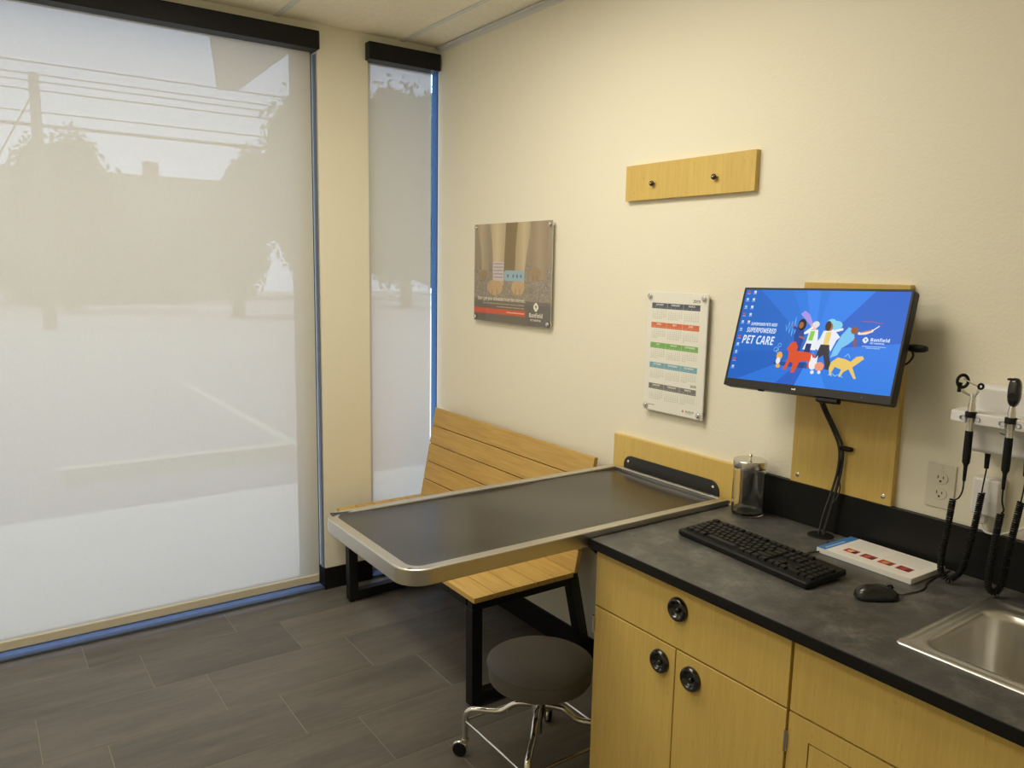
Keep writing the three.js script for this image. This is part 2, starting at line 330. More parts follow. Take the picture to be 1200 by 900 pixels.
{
  const x0 = 1.986, x1 = 2.613;
  const g = thing('base_cabinet', 'maple base cabinet with one drawer over two doors and round black pulls', 'cabinet', [(x0 + x1) / 2, 0, 0.3]);
  part(g, 'body', span(x0 + 0.002, x1, 0.1, CB, 0.002, CF - 0.021), M.wood);
  part(g, 'toe_kick', span(x0 + 0.002, x1, 0, 0.1, 0.002, 0.545, 'x'), M.baseboard);
  const dz = CF - 0.0095;
  const dr = part(g, 'drawer', rb(x1 - x0, 0.164, 0.019, 0.0015), M.wood, [(x0 + x1) / 2, 0.752, dz]);
  cupPull(dr, 2.293, 0.772);
  const xm = 2.291;
  const d1 = part(g, 'door', rb(xm - x0 - 0.0015, 0.555, 0.019, 0.0015), M.wood, [(x0 + xm) / 2 - 0.0008, 0.388, dz]);
  cupPull(d1, 2.241, 0.613);
  const d2 = part(g, 'door', rb(x1 - xm - 0.0015, 0.555, 0.019, 0.0015), M.wood, [(x1 + xm) / 2 + 0.0008, 0.388, dz]);
  cupPull(d2, 2.345, 0.612);
  hinge(d1, x0 - 0.002, 0.612); hinge(d2, x1 + 0.003, 0.597);
}
{
  const x0 = 2.62, x1 = 3.6;
  const g = thing('base_cabinet', 'maple sink cabinet with a plain apron panel over a door with a routed rectangle', 'cabinet', [(x0 + x1) / 2, 0, 0.3]);
  part(g, 'body', clean([span(x0, x1, 0.1, 0.655, 0.002, CF - 0.021), span(x0, SK.x0 - 0.01, 0.655, CB, 0.002, CF - 0.021), span(SK.x1 + 0.01, x1, 0.655, CB, 0.002, CF - 0.021), span(SK.x0 - 0.01, SK.x1 + 0.01, 0.655, CB, 0.56, CF - 0.021)]), M.wood);
  part(g, 'toe_kick', span(x0, x1, 0, 0.1, 0.002, 0.545, 'x'), M.baseboard);
  const dz = CF - 0.0095;
  part(g, 'apron_panel', rb(x1 - x0, 0.164, 0.019, 0.0015), M.wood, [(x0 + x1) / 2, 0.752, dz]);
  const dx1 = 3.1, gx0 = x0 + 0.049, gx1 = dx1 - 0.049, gy0 = 0.16, gy1 = 0.619, y0 = 0.111, y1 = 0.666;
  const t = 0.003;                          // routed groove around an inner panel
  const door = part(g, 'door', clean([span(x0, gx0, y0, y1, dz - 0.0095, dz + 0.0095), span(gx1, dx1, y0, y1, dz - 0.0095, dz + 0.0095), span(gx0, gx1, gy1, y1, dz - 0.0095, dz + 0.0095), span(gx0, gx1, y0, gy0, dz - 0.0095, dz + 0.0095)]), M.wood);
  part(door, 'inner_panel', span(gx0 + t, gx1 - t, gy0 + t, gy1 - t, dz - 0.0095, dz + 0.0093), M.wood);
  part(door, 'groove', span(gx0, gx1, gy0, gy1, dz - 0.0094, dz + 0.004), M.gap);
  part(g, 'door', span(dx1 + 0.003, x1, y0, y1, dz - 0.0095, dz + 0.0095), M.wood);
}
// sink: pressed steel, rim and basin in one skin
{
  const g = thing('sink', 'stainless steel drop-in sink set into the dark countertop', 'sink', [(SK.x0 + SK.x1) / 2, 0.7, (SK.z0 + SK.z1) / 2]);
  const cx = (SK.x0 + SK.x1) / 2, cz = (SK.z0 + SK.z1) / 2, hw = (SK.x1 - SK.x0) / 2, hd = (SK.z1 - SK.z0) / 2;
  // [inset on the front and sides, inset at the back, height, corner radius]
  const prof = [[0, 0, 0.0005, 0.012], [0.0015, 0.0015, 0.0035, 0.012], [0.010, 0.010, 0.0045, 0.016], [0.014, 0.016, 0.0015, 0.02], [0.022, 0.03, 0.001, 0.028], [0.027, 0.045, 0.0032, 0.034], [0.034, 0.058, 0.0028, 0.045], [0.038, 0.063, -0.003, 0.05], [0.041, 0.066, -0.014, 0.052], [0.046, 0.071, -0.12, 0.05], [0.05, 0.075, -0.145, 0.05], [0.063, 0.088, -0.16, 0.045], [0.09, 0.115, -0.165, 0.03], [0.15, 0.16, -0.167, 0.02]];
  const per = 10, loop = (ins, back, r) => {
    const out = [], X0 = cx - hw + ins, X1 = cx + hw - ins, Z0 = cz - hd + back, Z1 = cz + hd - ins;
    for (const [ax, az, a0] of [[X1 - r, Z1 - r, 0], [X0 + r, Z1 - r, 90], [X0 + r, Z0 + r, 180], [X1 - r, Z0 + r, 270]])
      for (let i = 0; i <= per; i++) { const a = (a0 + 90 * i / per) * Math.PI / 180; out.push([ax + r * Math.cos(a), az + r * Math.sin(a)]); }
    return out;
  };
  const pos = [], idx = [], uv = []; const K = 4 * (per + 1);
  prof.forEach(([i, b, y, r]) => loop(i, b, r).forEach(([x, z]) => { pos.push(x, CT + y, z); uv.push(x, z + y); }));
  for (let r = 0; r < prof.length - 1; r++) for (let k = 0; k < K; k++) { const a = r * K + k, b = r * K + (k + 1) % K, c = a + K, d = b + K; idx.push(a, c, b, b, c, d); }
  const base = (prof.length - 1) * K; pos.push(cx, CT - 0.169, cz + 0.005); uv.push(cx, cz); const cI = pos.length / 3 - 1;
  for (let k = 0; k < K; k++) idx.push(base + k, cI, base + (k + 1) % K);
  const geo = new THREE.BufferGeometry(); geo.setAttribute('position', new THREE.BufferAttribute(new Float32Array(pos), 3)); geo.setAttribute('uv', new THREE.BufferAttribute(new Float32Array(uv), 2)); geo.setIndex(idx); geo.computeVertexNormals();
  const steel2 = M.steel.clone(); steel2.side = THREE.DoubleSide;
  part(g, 'basin', geo, steel2);
  part(g, 'drain', lathe([[0, -0.004], [0.03, -0.004], [0.04, 0.002], [0.045, 0.001], [0.046, 0]], 32), M.chrome, [cx, CT - 0.167, cz + 0.005]);
}

// ---------------------------------------------------------------- wall-hung exam table and its backing board
{
  const g = thing('backing_board', 'maple backing board fixed to the wall behind the exam table', 'board', [1.685, 0.75, 0.01]);
  part(g, 'panel', rb(0.588, 0.445, 0.019, 0.0015), M.wood, [1.686, 0.7625, 0.0097]);
}
{
  const T = 0.882, x0 = 1.441, x1 = 1.979, z0 = 0.062, z1 = 1.204, R = 0.065, w = 0.03;
  const g = thing('exam_table', 'wall-hung fold-down exam table with dark mat and brushed metal rim', 'table', [1.71, 0.835, 0.05]);
  const outline = (i, r, back) => {
    const s = new THREE.Shape(), a0 = x0 + i, a1 = x1 - i, b0 = z0 + back, b1 = z1 - i;
    s.moveTo(a0, -b0); s.lineTo(a0, -(b1 - r)); s.absarc(a0 + r, -(b1 - r), r, Math.PI, Math.PI * 1.5, false); s.lineTo(a1 - r, -b1); s.absarc(a1 - r, -(b1 - r), r, Math.PI * 1.5, Math.PI * 2, false); s.lineTo(a1, -b0); s.closePath();
    return s;
  };
  const rim = outline(0.003, R, 0.003); rim.holes.push(outline(w - 0.002, R - w + 0.004, 0.012));
  const rimGeo = boxUV(new THREE.ExtrudeGeometry(rim, { depth: 0.036, bevelEnabled: true, bevelThickness: 0.003, bevelSize: 0.003, bevelSegments: 2, curveSegments: 12 }).rotateX(-Math.PI / 2), 'x');
  const e = rimGeo; e.computeVertexNormals();
  part(g, 'rim', e, M.satin, [0, T - 0.039, 0]);
  const pan = new THREE.ExtrudeGeometry(outline(0.012, R - 0.012, 0.012), { depth: 0.012, bevelEnabled: false, curveSegments: 12 }).rotateX(-Math.PI / 2);
  part(g, 'tray', boxUV(pan, 'x'), M.bracket, [0, T - 0.030, 0]);
  // loose mat: lies in the tray, lifts along its edges and corners
  const nx = 34, nz = 64, mx0 = x0 + 0.024, mx1 = x1 - 0.027, mz0 = z0 + 0.022, mz1 = z1 - 0.02;
  const mg = new THREE.BoxGeometry(mx1 - mx0, 0.003, mz1 - mz0, nx, 1, nz), p = mg.attributes.position;
  for (let i = 0; i < p.count; i++) {
    const u = p.getX(i) / (mx1 - mx0) + 0.5, v = p.getZ(i) / (mz1 - mz0) + 0.5;
    const cl = Math.exp(-u / 0.05), cr = Math.exp(-(1 - u) / 0.045), ce = Math.exp(-(1 - v) / 0.05);
    let y = 0.0035 * cl * (0.4 + 0.6 * Math.sin(v * 7 + 1)) + 0.0045 * cl * v + 0.003 * cr * v * v;
    y += 0.004 * Math.exp(-((1 - v) / 0.09) - (u / 0.16)) + 0.006 * Math.exp(-((1 - v) / 0.08) - ((1 - u) / 0.14)) + 0.003 * ce;
    y += 0.0016 * Math.sin(u * 5 + v * 9) * Math.sin(v * 5) - 0.004 * (1 - v) * Math.sin(Math.PI * u) - 0.004 * Math.exp(-v / 0.06);
    p.setY(i, p.getY(i) + y);
  }
  mg.computeVertexNormals();
  part(g, 'mat', boxUV(mg.toNonIndexed(), 'z'), M.mat, [(mx0 + mx1) / 2, T - 0.0105, (mz0 + mz1) / 2]).geometry.computeVertexNormals();
  const mm = g.children[g.children.length - 1]; mm.geometry = (() => { const q = mg.clone(); const uv = q.attributes.uv; for (let i = 0; i < uv.count; i++) uv.setXY(i, q.attributes.position.getX(i), q.attributes.position.getZ(i)); return q; })();
  mm.userData.label = 'dark brown-grey vinyl mat with curled corners';
  // hinge plate on the wall, rounded top corners
  const pl = new THREE.Shape(); pl.moveTo(0, 0); pl.lineTo(0, 0.05); pl.absarc(0.035, 0.05, 0.035, Math.PI, Math.PI / 2, true); pl.lineTo(0.413, 0.085); pl.absarc(0.413, 0.05, 0.035, Math.PI / 2, 0, true); pl.lineTo(0.448, 0); pl.closePath();
  const plate = part(g, 'hinge_plate', new THREE.ExtrudeGeometry(pl, { depth: 0.004, bevelEnabled: true, bevelThickness: 0.001, bevelSize: 0.001, bevelSegments: 1, curveSegments: 10 }), M.bracket, [1.457, 0.83, 0.0205]);
  for (const x of [1.479, 1.882]) part(plate, 'screw', lathe([[0, 0.002], [0.004, 0.0015], [0.006, 0]], 16).rotateX(Math.PI / 2), M.chrome, [x, 0.894, 0.0258]);
  part(g, 'hinge_leaf', span(1.47, 1.95, T - 0.03, T - 0.024, 0.026, z0 + 0.006, 'x'), M.bracket);
  part(g, 'hinge_pin', cyl(0.005, 0.005, 0.535, 14).rotateZ(Math.PI / 2), M.chrome, [1.713, T - 0.008, z0 - 0.002]);
  part(g, 'support_brace', bar([1.94, T - 0.05, 0.60], [1.94, 0.36, 0.03], 0.03, 0.012, [1, 0, 0], 0.002), M.blackMetal);
  part(g, 'brace_foot', span(1.925, 1.955, 0.3, 0.84, 0.0205, 0.03), M.blackMetal);
}

// ---------------------------------------------------------------- bench
{
  const g = thing('bench', 'slatted wooden bench with black metal legs against the cream wall', 'bench', [0.72, 0, 0.33]);
  const X0 = 0.1, X1 = 1.338, XC = (X0 + X1) / 2, L = X1 - X0, pitch = 0.0911;
  for (let i = 0; i < 5; i++) part(g, 'seat_slat', rb(L, 0.02, pitch - 0.0035, 0.0015, 'x'), M.bench, [XC, 0.431, 0.607 - pitch * (i + 0.5)]);
  const a = Math.atan2(0.084, 0.45), s = Math.sin(a), c = Math.cos(a), bp = 0.0917;
  for (let i = 0; i < 5; i++) {
    const d = bp * (i + 0.5);
    part(g, 'back_slat', rb(L, bp - 0.0035, 0.019, 0.0015, 'x'), M.bench, [XC, 0.433 + d * c, 0.1405 - d * s], [-a, 0, 0]);
  }
  for (const x of [0.2, 1.292]) {
    const f = part(g, 'end_frame', bar([x, 0.4005, 0.595], [x, 0.4005, 0.105], 0.045, 0.036), M.blackMetal);
    part(f, 'front_leg', bar([x, 0.384, 0.576], [x, 0.05, 0.572], 0.045), M.blackMetal);
    part(f, 'rear_leg', bar([x, 0.40, 0.128], [x, 0.045, 0.046], 0.045), M.blackMetal);
    part(f, 'floor_bar', bar([x, 0.034, 0.595], [x, 0.034, 0.022], 0.045, 0.044), M.blackMetal);
    part(f, 'back_upright', bar([x, 0.42, 0.1225], [x, 0.85, 0.0425], 0.04, 0.012), M.blackMetal);
    for (const z of [0.575, 0.05]) part(f, 'foot', cyl(0.012, 0.015, 0.012, 16), M.rubber, [x, 0.006, z]);
  }
  for (const z of [0.58, 0.15]) part(g, 'seat_rail', bar([0.222, 0.4005, z], [1.27, 0.4005, z], 0.036, 0.03, [0, 1, 0]), M.blackMetal);
}

// ---------------------------------------------------------------- stool
{
  const cx = 1.70, cz = 0.585, top = 0.384;
  const g = thing('rolling_stool', 'round grey vinyl stool with chrome legs on casters beside the cabinet', 'stool', [cx, 0, cz]);
  const seat = part(g, 'seat', lathe([[0, 0], [0.08, -0.001], [0.125, -0.0045], [0.15, -0.0105], [0.164, -0.0165], [0.1695, -0.0205], [0.17, -0.0235], [0.168, -0.0255], [0.16, -0.0265], [0, -0.0265]].reverse(), 72), M.vinyl, [cx, top, cz]);
  part(seat, 'seat_band', lathe([[0.15, 0], [0.1595, 0], [0.1635, -0.004], [0.1645, -0.012], [0.1635, -0.043], [0.159, -0.05], [0.15, -0.052], [0, -0.052]].reverse(), 72), M.vinyl, [cx, top - 0.0275, cz]);
  part(seat, 'seam_piping', new THREE.TorusGeometry(0.1565, 0.003, 8, 72).rotateX(Math.PI / 2), M.black, [cx, top - 0.027, cz]);
  part(g, 'swivel_plate', cyl(0.08, 0.075, 0.008, 32), M.chrome, [cx, top - 0.083, cz]);
  part(g, 'spindle', (() => { const pts = []; for (let i = 0; i <= 60; i++) { pts.push([0.0105, i * 0.003], [0.0125, i * 0.003 + 0.0015]); } return lathe(pts, 20); })(), M.chrome, [cx, 0.115, cz]);
  part(g, 'hub', cyl(0.024, 0.024, 0.05, 24), M.chrome, [cx, 0.205, cz]);
  for (let i = 0; i < 4; i++) {
    const a = Math.PI / 4 + i * Math.PI / 2, ux = Math.cos(a), uz = Math.sin(a), R = 0.243;
    const q = (r, y) => [cx + r * ux - cx, y, cz + r * uz - cz];
    const leg = part(g, 'leg', tube([q(0.02, 0.215), q(0.075, 0.208), q(0.12, 0.178), q(0.16, 0.172), q(0.2, 0.171), q(0.226, 0.166), q(0.24, 0.148), q(0.243, 0.12), q(0.243, 0.06)], 0.0105, 60, 14), M.chrome, [cx, 0, cz]);
    const wx = cx + R * ux, wz = cz + R * uz, ca = [0.6, 2.4, 4.0, 5.2][i];
    const off = [Math.cos(ca) * 0.017, Math.sin(ca) * 0.017];
    part(leg, 'caster_collar', cyl(0.013, 0.013, 0.012, 18), M.chrome, [wx, 0.058, wz]);
    part(leg, 'caster_fork', (() => { const f = new THREE.TorusGeometry(0.0225, 0.006, 8, 20, Math.PI * 1.1); f.rotateY(-ca); return f; })(), M.chrome, [wx + off[0], 0.0255, wz + off[1]]);
    part(leg, 'caster_wheel', (() => { const w = lathe([[0, -0.008], [0.015, -0.008], [0.02, -0.01], [0.0235, -0.007], [0.0245, 0], [0.0235, 0.007], [0.02, 0.01], [0.015, 0.008], [0, 0.008]], 28).rotateX(Math.PI / 2); w.rotateY(-ca); return w; })(), M.rubber, [wx + off[0], 0.0245, wz + off[1]]);
    const b = a + Math.PI / 2, A = [R * ux, 0.128, R * uz], B = [R * Math.cos(b), 0.128, R * Math.sin(b)];
    part(g, 'foot_rail', tube([A, [(A[0] + B[0]) / 2, 0.128, (A[2] + B[2]) / 2], B], 0.0045, 8, 8), M.chrome, [cx, 0, cz]);
  }
}

// ---------------------------------------------------------------- printed matter on the wall
const canvas = (w, h, draw) => { const c = document.createElement('canvas'); c.width = w; c.height = h; const x = c.getContext('2d'); draw(x, w, h); const t = new THREE.CanvasTexture(c); t.colorSpace = THREE.SRGBColorSpace; t.magFilter = THREE.LinearFilter; return t; };
function pawMark(x, cx, cy, s, fg, bg) {   // rounded four-lobed emblem with a dog's head cut out
  x.fillStyle = fg;
  for (const [a, b] of [[-0.32, 0], [0.32, 0], [0, -0.36], [0, 0.36]]) { x.beginPath(); x.arc(cx + a * s, cy + b * s, s * 0.6, 0, 7); x.fill(); }
  x.fillStyle = bg; x.beginPath(); x.moveTo(cx - 0.3 * s, cy - 0.25 * s); x.lineTo(cx + 0.05 * s, cy - 0.4 * s); x.lineTo(cx + 0.42 * s, cy - 0.05 * s); x.lineTo(cx + 0.1 * s, cy + 0.12 * s); x.lineTo(cx + 0.1 * s, cy + 0.45 * s); x.closePath(); x.fill();
}
const scribble = (x, x0, x1, y, h) => { let a = x0; while (a < x1) { const w = 3 + (Math.abs(Math.floor(a * 7 + y * 13)) % 11); x.fillRect(a, y, Math.min(w, x1 - a), h); a += w + 2.4; } };
function standoffs(g, x0, x1, y0, y1, zf) {
  for (const x of [x0 + 0.016, x1 - 0.016]) for (const y of [y0 + 0.016, y1 - 0.016]) {
    const s = part(g, 'standoff', cyl(0.0085, 0.0085, zf - 0.0025, 20).rotateX(Math.PI / 2), M.lid, [x, y, (zf - 0.0025) / 2 + 0.0002]);
    part(s, 'cap', lathe([[0.009, 0], [0.009, 0.004], [0.0075, 0.006], [0, 0.0064]], 20).rotateX(Math.PI / 2), M.lid, [x, y, zf + 0.0026]);
  }
}
const posterTex = canvas(1024, 756, (x, w, h) => {
  let g = x.createLinearGradient(0, 0, 0, h); g.addColorStop(0, '#a6957a'); g.addColorStop(1, '#978266'); x.fillStyle = g; x.fillRect(0, 0, w, h);
  // carpet
  let q = 5; const r = () => { q = (q * 1664525 + 1013904223) >>> 0; return q / 4294967296; };
  x.fillStyle = '#9a8a78'; x.fillRect(0, h * 0.42, w, h * 0.4);
  for (let i = 0; i < 9000; i++) { const v = 118 + r() * 52; x.fillStyle = `rgb(${v + 10},${v - 4},${v - 20})`; x.fillRect(r() * w, h * (0.38 + 0.42 * Math.sqrt(r())), 5 + r() * 9, 4 + r() * 6); }
  // legs
  const leg = (pts, c0, c1) => { const gg = x.createLinearGradient(pts[0], 0, pts[2], 0); gg.addColorStop(0, c0); gg.addColorStop(0.5, c1); gg.addColorStop(1, c0); x.fillStyle = gg; x.beginPath(); x.moveTo(pts[0], 0); x.bezierCurveTo(pts[1], h * 0.2, pts[1], h * 0.4, pts[1], pts[4]); x.lineTo(pts[3], pts[4]); x.bezierCurveTo(pts[3], h * 0.3, pts[2], h * 0.2, pts[2], 0); x.closePath(); x.fill(); };
  x.fillStyle = '#87714f'; x.fillRect(w * 0.38, 0, w * 0.24, h * 0.5); 
  leg([20, 110, 180, 210, h * 0.52], '#ab977a', '#c0ad90'); leg([760, 800, 980, 960, h * 0.55], '#9c8769', '#b09a7b');
  leg([215, 270, 440, 420, h * 0.62], '#bda888', '#d6c4a4'); leg([600, 570, 760, 690, h * 0.62], '#b8a27f', '#d0bd9b');
  const paw = (cx, cy, a, b, c) => { x.fillStyle = c; x.beginPath(); x.ellipse(cx, cy, a, b, 0, 0, 7); x.fill(); x.strokeStyle = 'rgba(110,84,56,0.55)'; x.lineWidth = 7; for (const d of [-0.35, 0.3]) { x.beginPath(); x.moveTo(cx + d * a, cy + b * 0.9); x.lineTo(cx + d * a * 0.9, cy + b * 0.2); x.stroke(); } };
  paw(300, h * 0.645, 108, 60, '#c9a77e'); paw(612, h * 0.635, 86, 56, '#c8a880'); paw(830, h * 0.5, 70, 52, '#a98a66'); paw(140, h * 0.52, 60, 40, '#a58a64');
  // bandages
  x.fillStyle = '#cfc6c9'; x.fillRect(272, h * 0.385, 150, h * 0.19); x.fillStyle = '#a98f98'; for (let i = 0; i < 5; i++) x.fillRect(280, h * (0.40 + 0.034 * i), 132, 8);
  x.fillStyle = '#9db9cd'; x.beginPath(); x.roundRect(428, h * 0.47, 262, h * 0.105, 22); x.fill(); x.fillStyle = '#4b6a80'; for (const k of [470, 540, 590, 640]) x.fillRect(k, h * 0.51, 18, 22);
  // dark footer
  x.fillStyle = '#6a625a'; x.fillRect(0, h * 0.80, w, h * 0.2); x.globalAlpha = 0.75; x.fillRect(0, h * 0.765, w, h * 0.04); x.globalAlpha = 1;
  x.fillStyle = '#ece4d2'; x.textAlign = 'right'; x.font = 'bold 35px sans-serif'; x.save(); x.translate(712, h * 0.775 + 4); x.scale(655 / x.measureText("Don't get your schedules from the internet.").width, 1); x.fillText("Don't get your schedules from the internet.", 0, 0); x.restore();
  x.fillStyle = '#b9a692'; scribble(x, 130, 700, h * 0.805, 9); scribble(x, 330, 700, h * 0.835, 9);
  x.fillStyle = '#d9532f'; x.fillRect(0, h * 0.862, 715, h * 0.056); x.fillStyle = '#f3cdb8'; scribble(x, 470, 700, h * 0.885, 9);
  x.fillStyle = '#f3ecdb'; pawMark(x, 845, h * 0.815, 34, '#f3ecdb', '#6a625a'); x.fillStyle = '#f3ecdb'; x.textAlign = 'center'; x.font = 'bold 42px sans-serif'; x.fillText('Banfield', 845, h * 0.915); x.font = 'bold 20px sans-serif'; x.fillText('PET HOSPITAL', 845, h * 0.95);
});
const calendarTex = canvas(768, 1152, (x, w, h) => {
  x.fillStyle = '#efeae0'; x.fillRect(0, 0, w, h);
  const rows = [['#4a4f5e', 'JANUARY', 'FEBRUARY', 'MARCH'], ['#dd6f39', 'APRIL', 'MAY', 'JUNE'], ['#79b350', 'JULY', 'AUGUST', 'SEPTEMBER'], ['#76a9ba', 'OCTOBER', 'NOVEMBER', 'DECEMBER'], ['#77736e', 'JANUARY', 'FEBRUARY', 'MARCH']];
  const starts = [2, 5, 5, 1, 3, 6, 1, 4, 0, 2, 5, 0, 3, 6, 0], days = [31, 28, 31, 30, 31, 30, 31, 31, 30, 31, 30, 31, 31, 29, 31];
  x.fillStyle = '#55524e'; x.textAlign = 'right'; x.font = 'bold 40px sans-serif'; x.fillText('2019', w * 0.885, h * 0.072); x.font = 'bold 34px sans-serif'; x.fillText('2020', w * 0.885, h * 0.752);
  rows.forEach(([c, ...m], k) => {
    const y = h * ([0.088, 0.25, 0.42, 0.588, 0.768][k]), bh = h * 0.047, x0 = w * 0.085, cw = w * 0.267;
    m.forEach((t, i) => {
      const bxx = x0 + i * cw;
      x.fillStyle = c; x.fillRect(bxx, y, cw - (i < 2 ? 3 : 0), bh);
      x.fillStyle = '#f4efe6'; x.textAlign = 'center'; x.font = 'bold 23px sans-serif'; x.fillText(t, bxx + cw / 2, y + 25);
      x.font = '13px sans-serif'; 'SMTWTFS'.split('').forEach((d, n) => x.fillText(d, bxx + cw * (0.1 + 0.133 * n), y + bh - 8));
      x.fillStyle = '#8d877d'; x.font = '15px sans-serif';
      const st = starts[k * 3 + i];
      for (let d = 1; d <= days[k * 3 + i]; d++) { const n = st + d - 1; x.fillText(String(d), bxx + cw * (0.1 + 0.133 * (n % 7)), y + bh + 22 + 19 * Math.floor(n / 7)); }
    });
  });
  x.fillStyle = '#8d877d'; scribble(x, w * 0.085, w * 0.2, h * 0.95, 8);
  pawMark(x, w * 0.69, h * 0.957, 13, '#d9532f', '#efeae0'); x.fillStyle = '#77736e'; x.textAlign = 'left'; x.font = 'bold 26px sans-serif'; x.fillText('Banfield', w * 0.73, h * 0.963); x.font = '13px sans-serif'; x.fillText('PET HOSPITAL', w * 0.73, h * 0.976);
});
function framedPrint(name, label, cat, x0, x1, y0, y1, t, margin) {
  const zf = 0.022, g = thing(name, label, cat, [(x0 + x1) / 2, y0, 0.0]);
  const mat = std({ map: t, roughness: 0.45 });
  const sheet = new THREE.BoxGeometry(x1 - x0 - 2 * margin, y1 - y0 - 2 * margin, 0.001);
  part(g, 'print', sheet, [M.paper, M.paper, M.paper, M.paper, mat, M.paper], [(x0 + x1) / 2, (y0 + y1) / 2, zf - 0.0006]);
  part(g, 'acrylic_sheet', new THREE.PlaneGeometry(x1 - x0, y1 - y0), M.acrylic, [(x0 + x1) / 2, (y0 + y1) / 2, zf + 0.0015]);
  part(g, 'back_sheet', rb(x1 - x0, y1 - y0, 0.002, 0.0008), M.paper, [(x0 + x1) / 2, (y0 + y1) / 2, zf - 0.0023]);
  standoffs(g, x0, x1, y0, y1, zf);
  return g;
}
framedPrint('poster', 'wide brown poster of bandaged dog paws held by metal standoffs', 'poster', 0.391, 0.984, 1.352, 1.793, posterTex, 0.0);
framedPrint('wall_calendar', 'white year calendar with coloured month bands held by metal standoffs', 'calendar', 1.539, 1.818, 1.104, 1.525, calendarTex, 0.002);

// ---------------------------------------------------------------- coat hook board
{
  const g = thing('hook_board', 'long maple board with two dark screw pegs high on the cream wall', 'board', [1.686, 1.842, 0]);
  part(g, 'panel', rb(0.568, 0.1234, 0.019, 0.0012), M.wood, [1.686, 1.9041, 0.0097]);
  for (const x of [1.543, 1.818]) {
    const p = part(g, 'peg', lathe([[0.0035, 0], [0.0035, 0.006], [0.0085, 0.008], [0.0095, 0.012], [0.008, 0.0155], [0.004, 0.0165], [0, 0.0165]], 24).rotateX(Math.PI / 2), M.gloss, [x, 1.8955, 0.0192]);
    part(p, 'peg_screw', new THREE.SphereGeometry(0.0028, 10, 8), M.chrome, [x, 1.8955, 0.036]);
  }
}

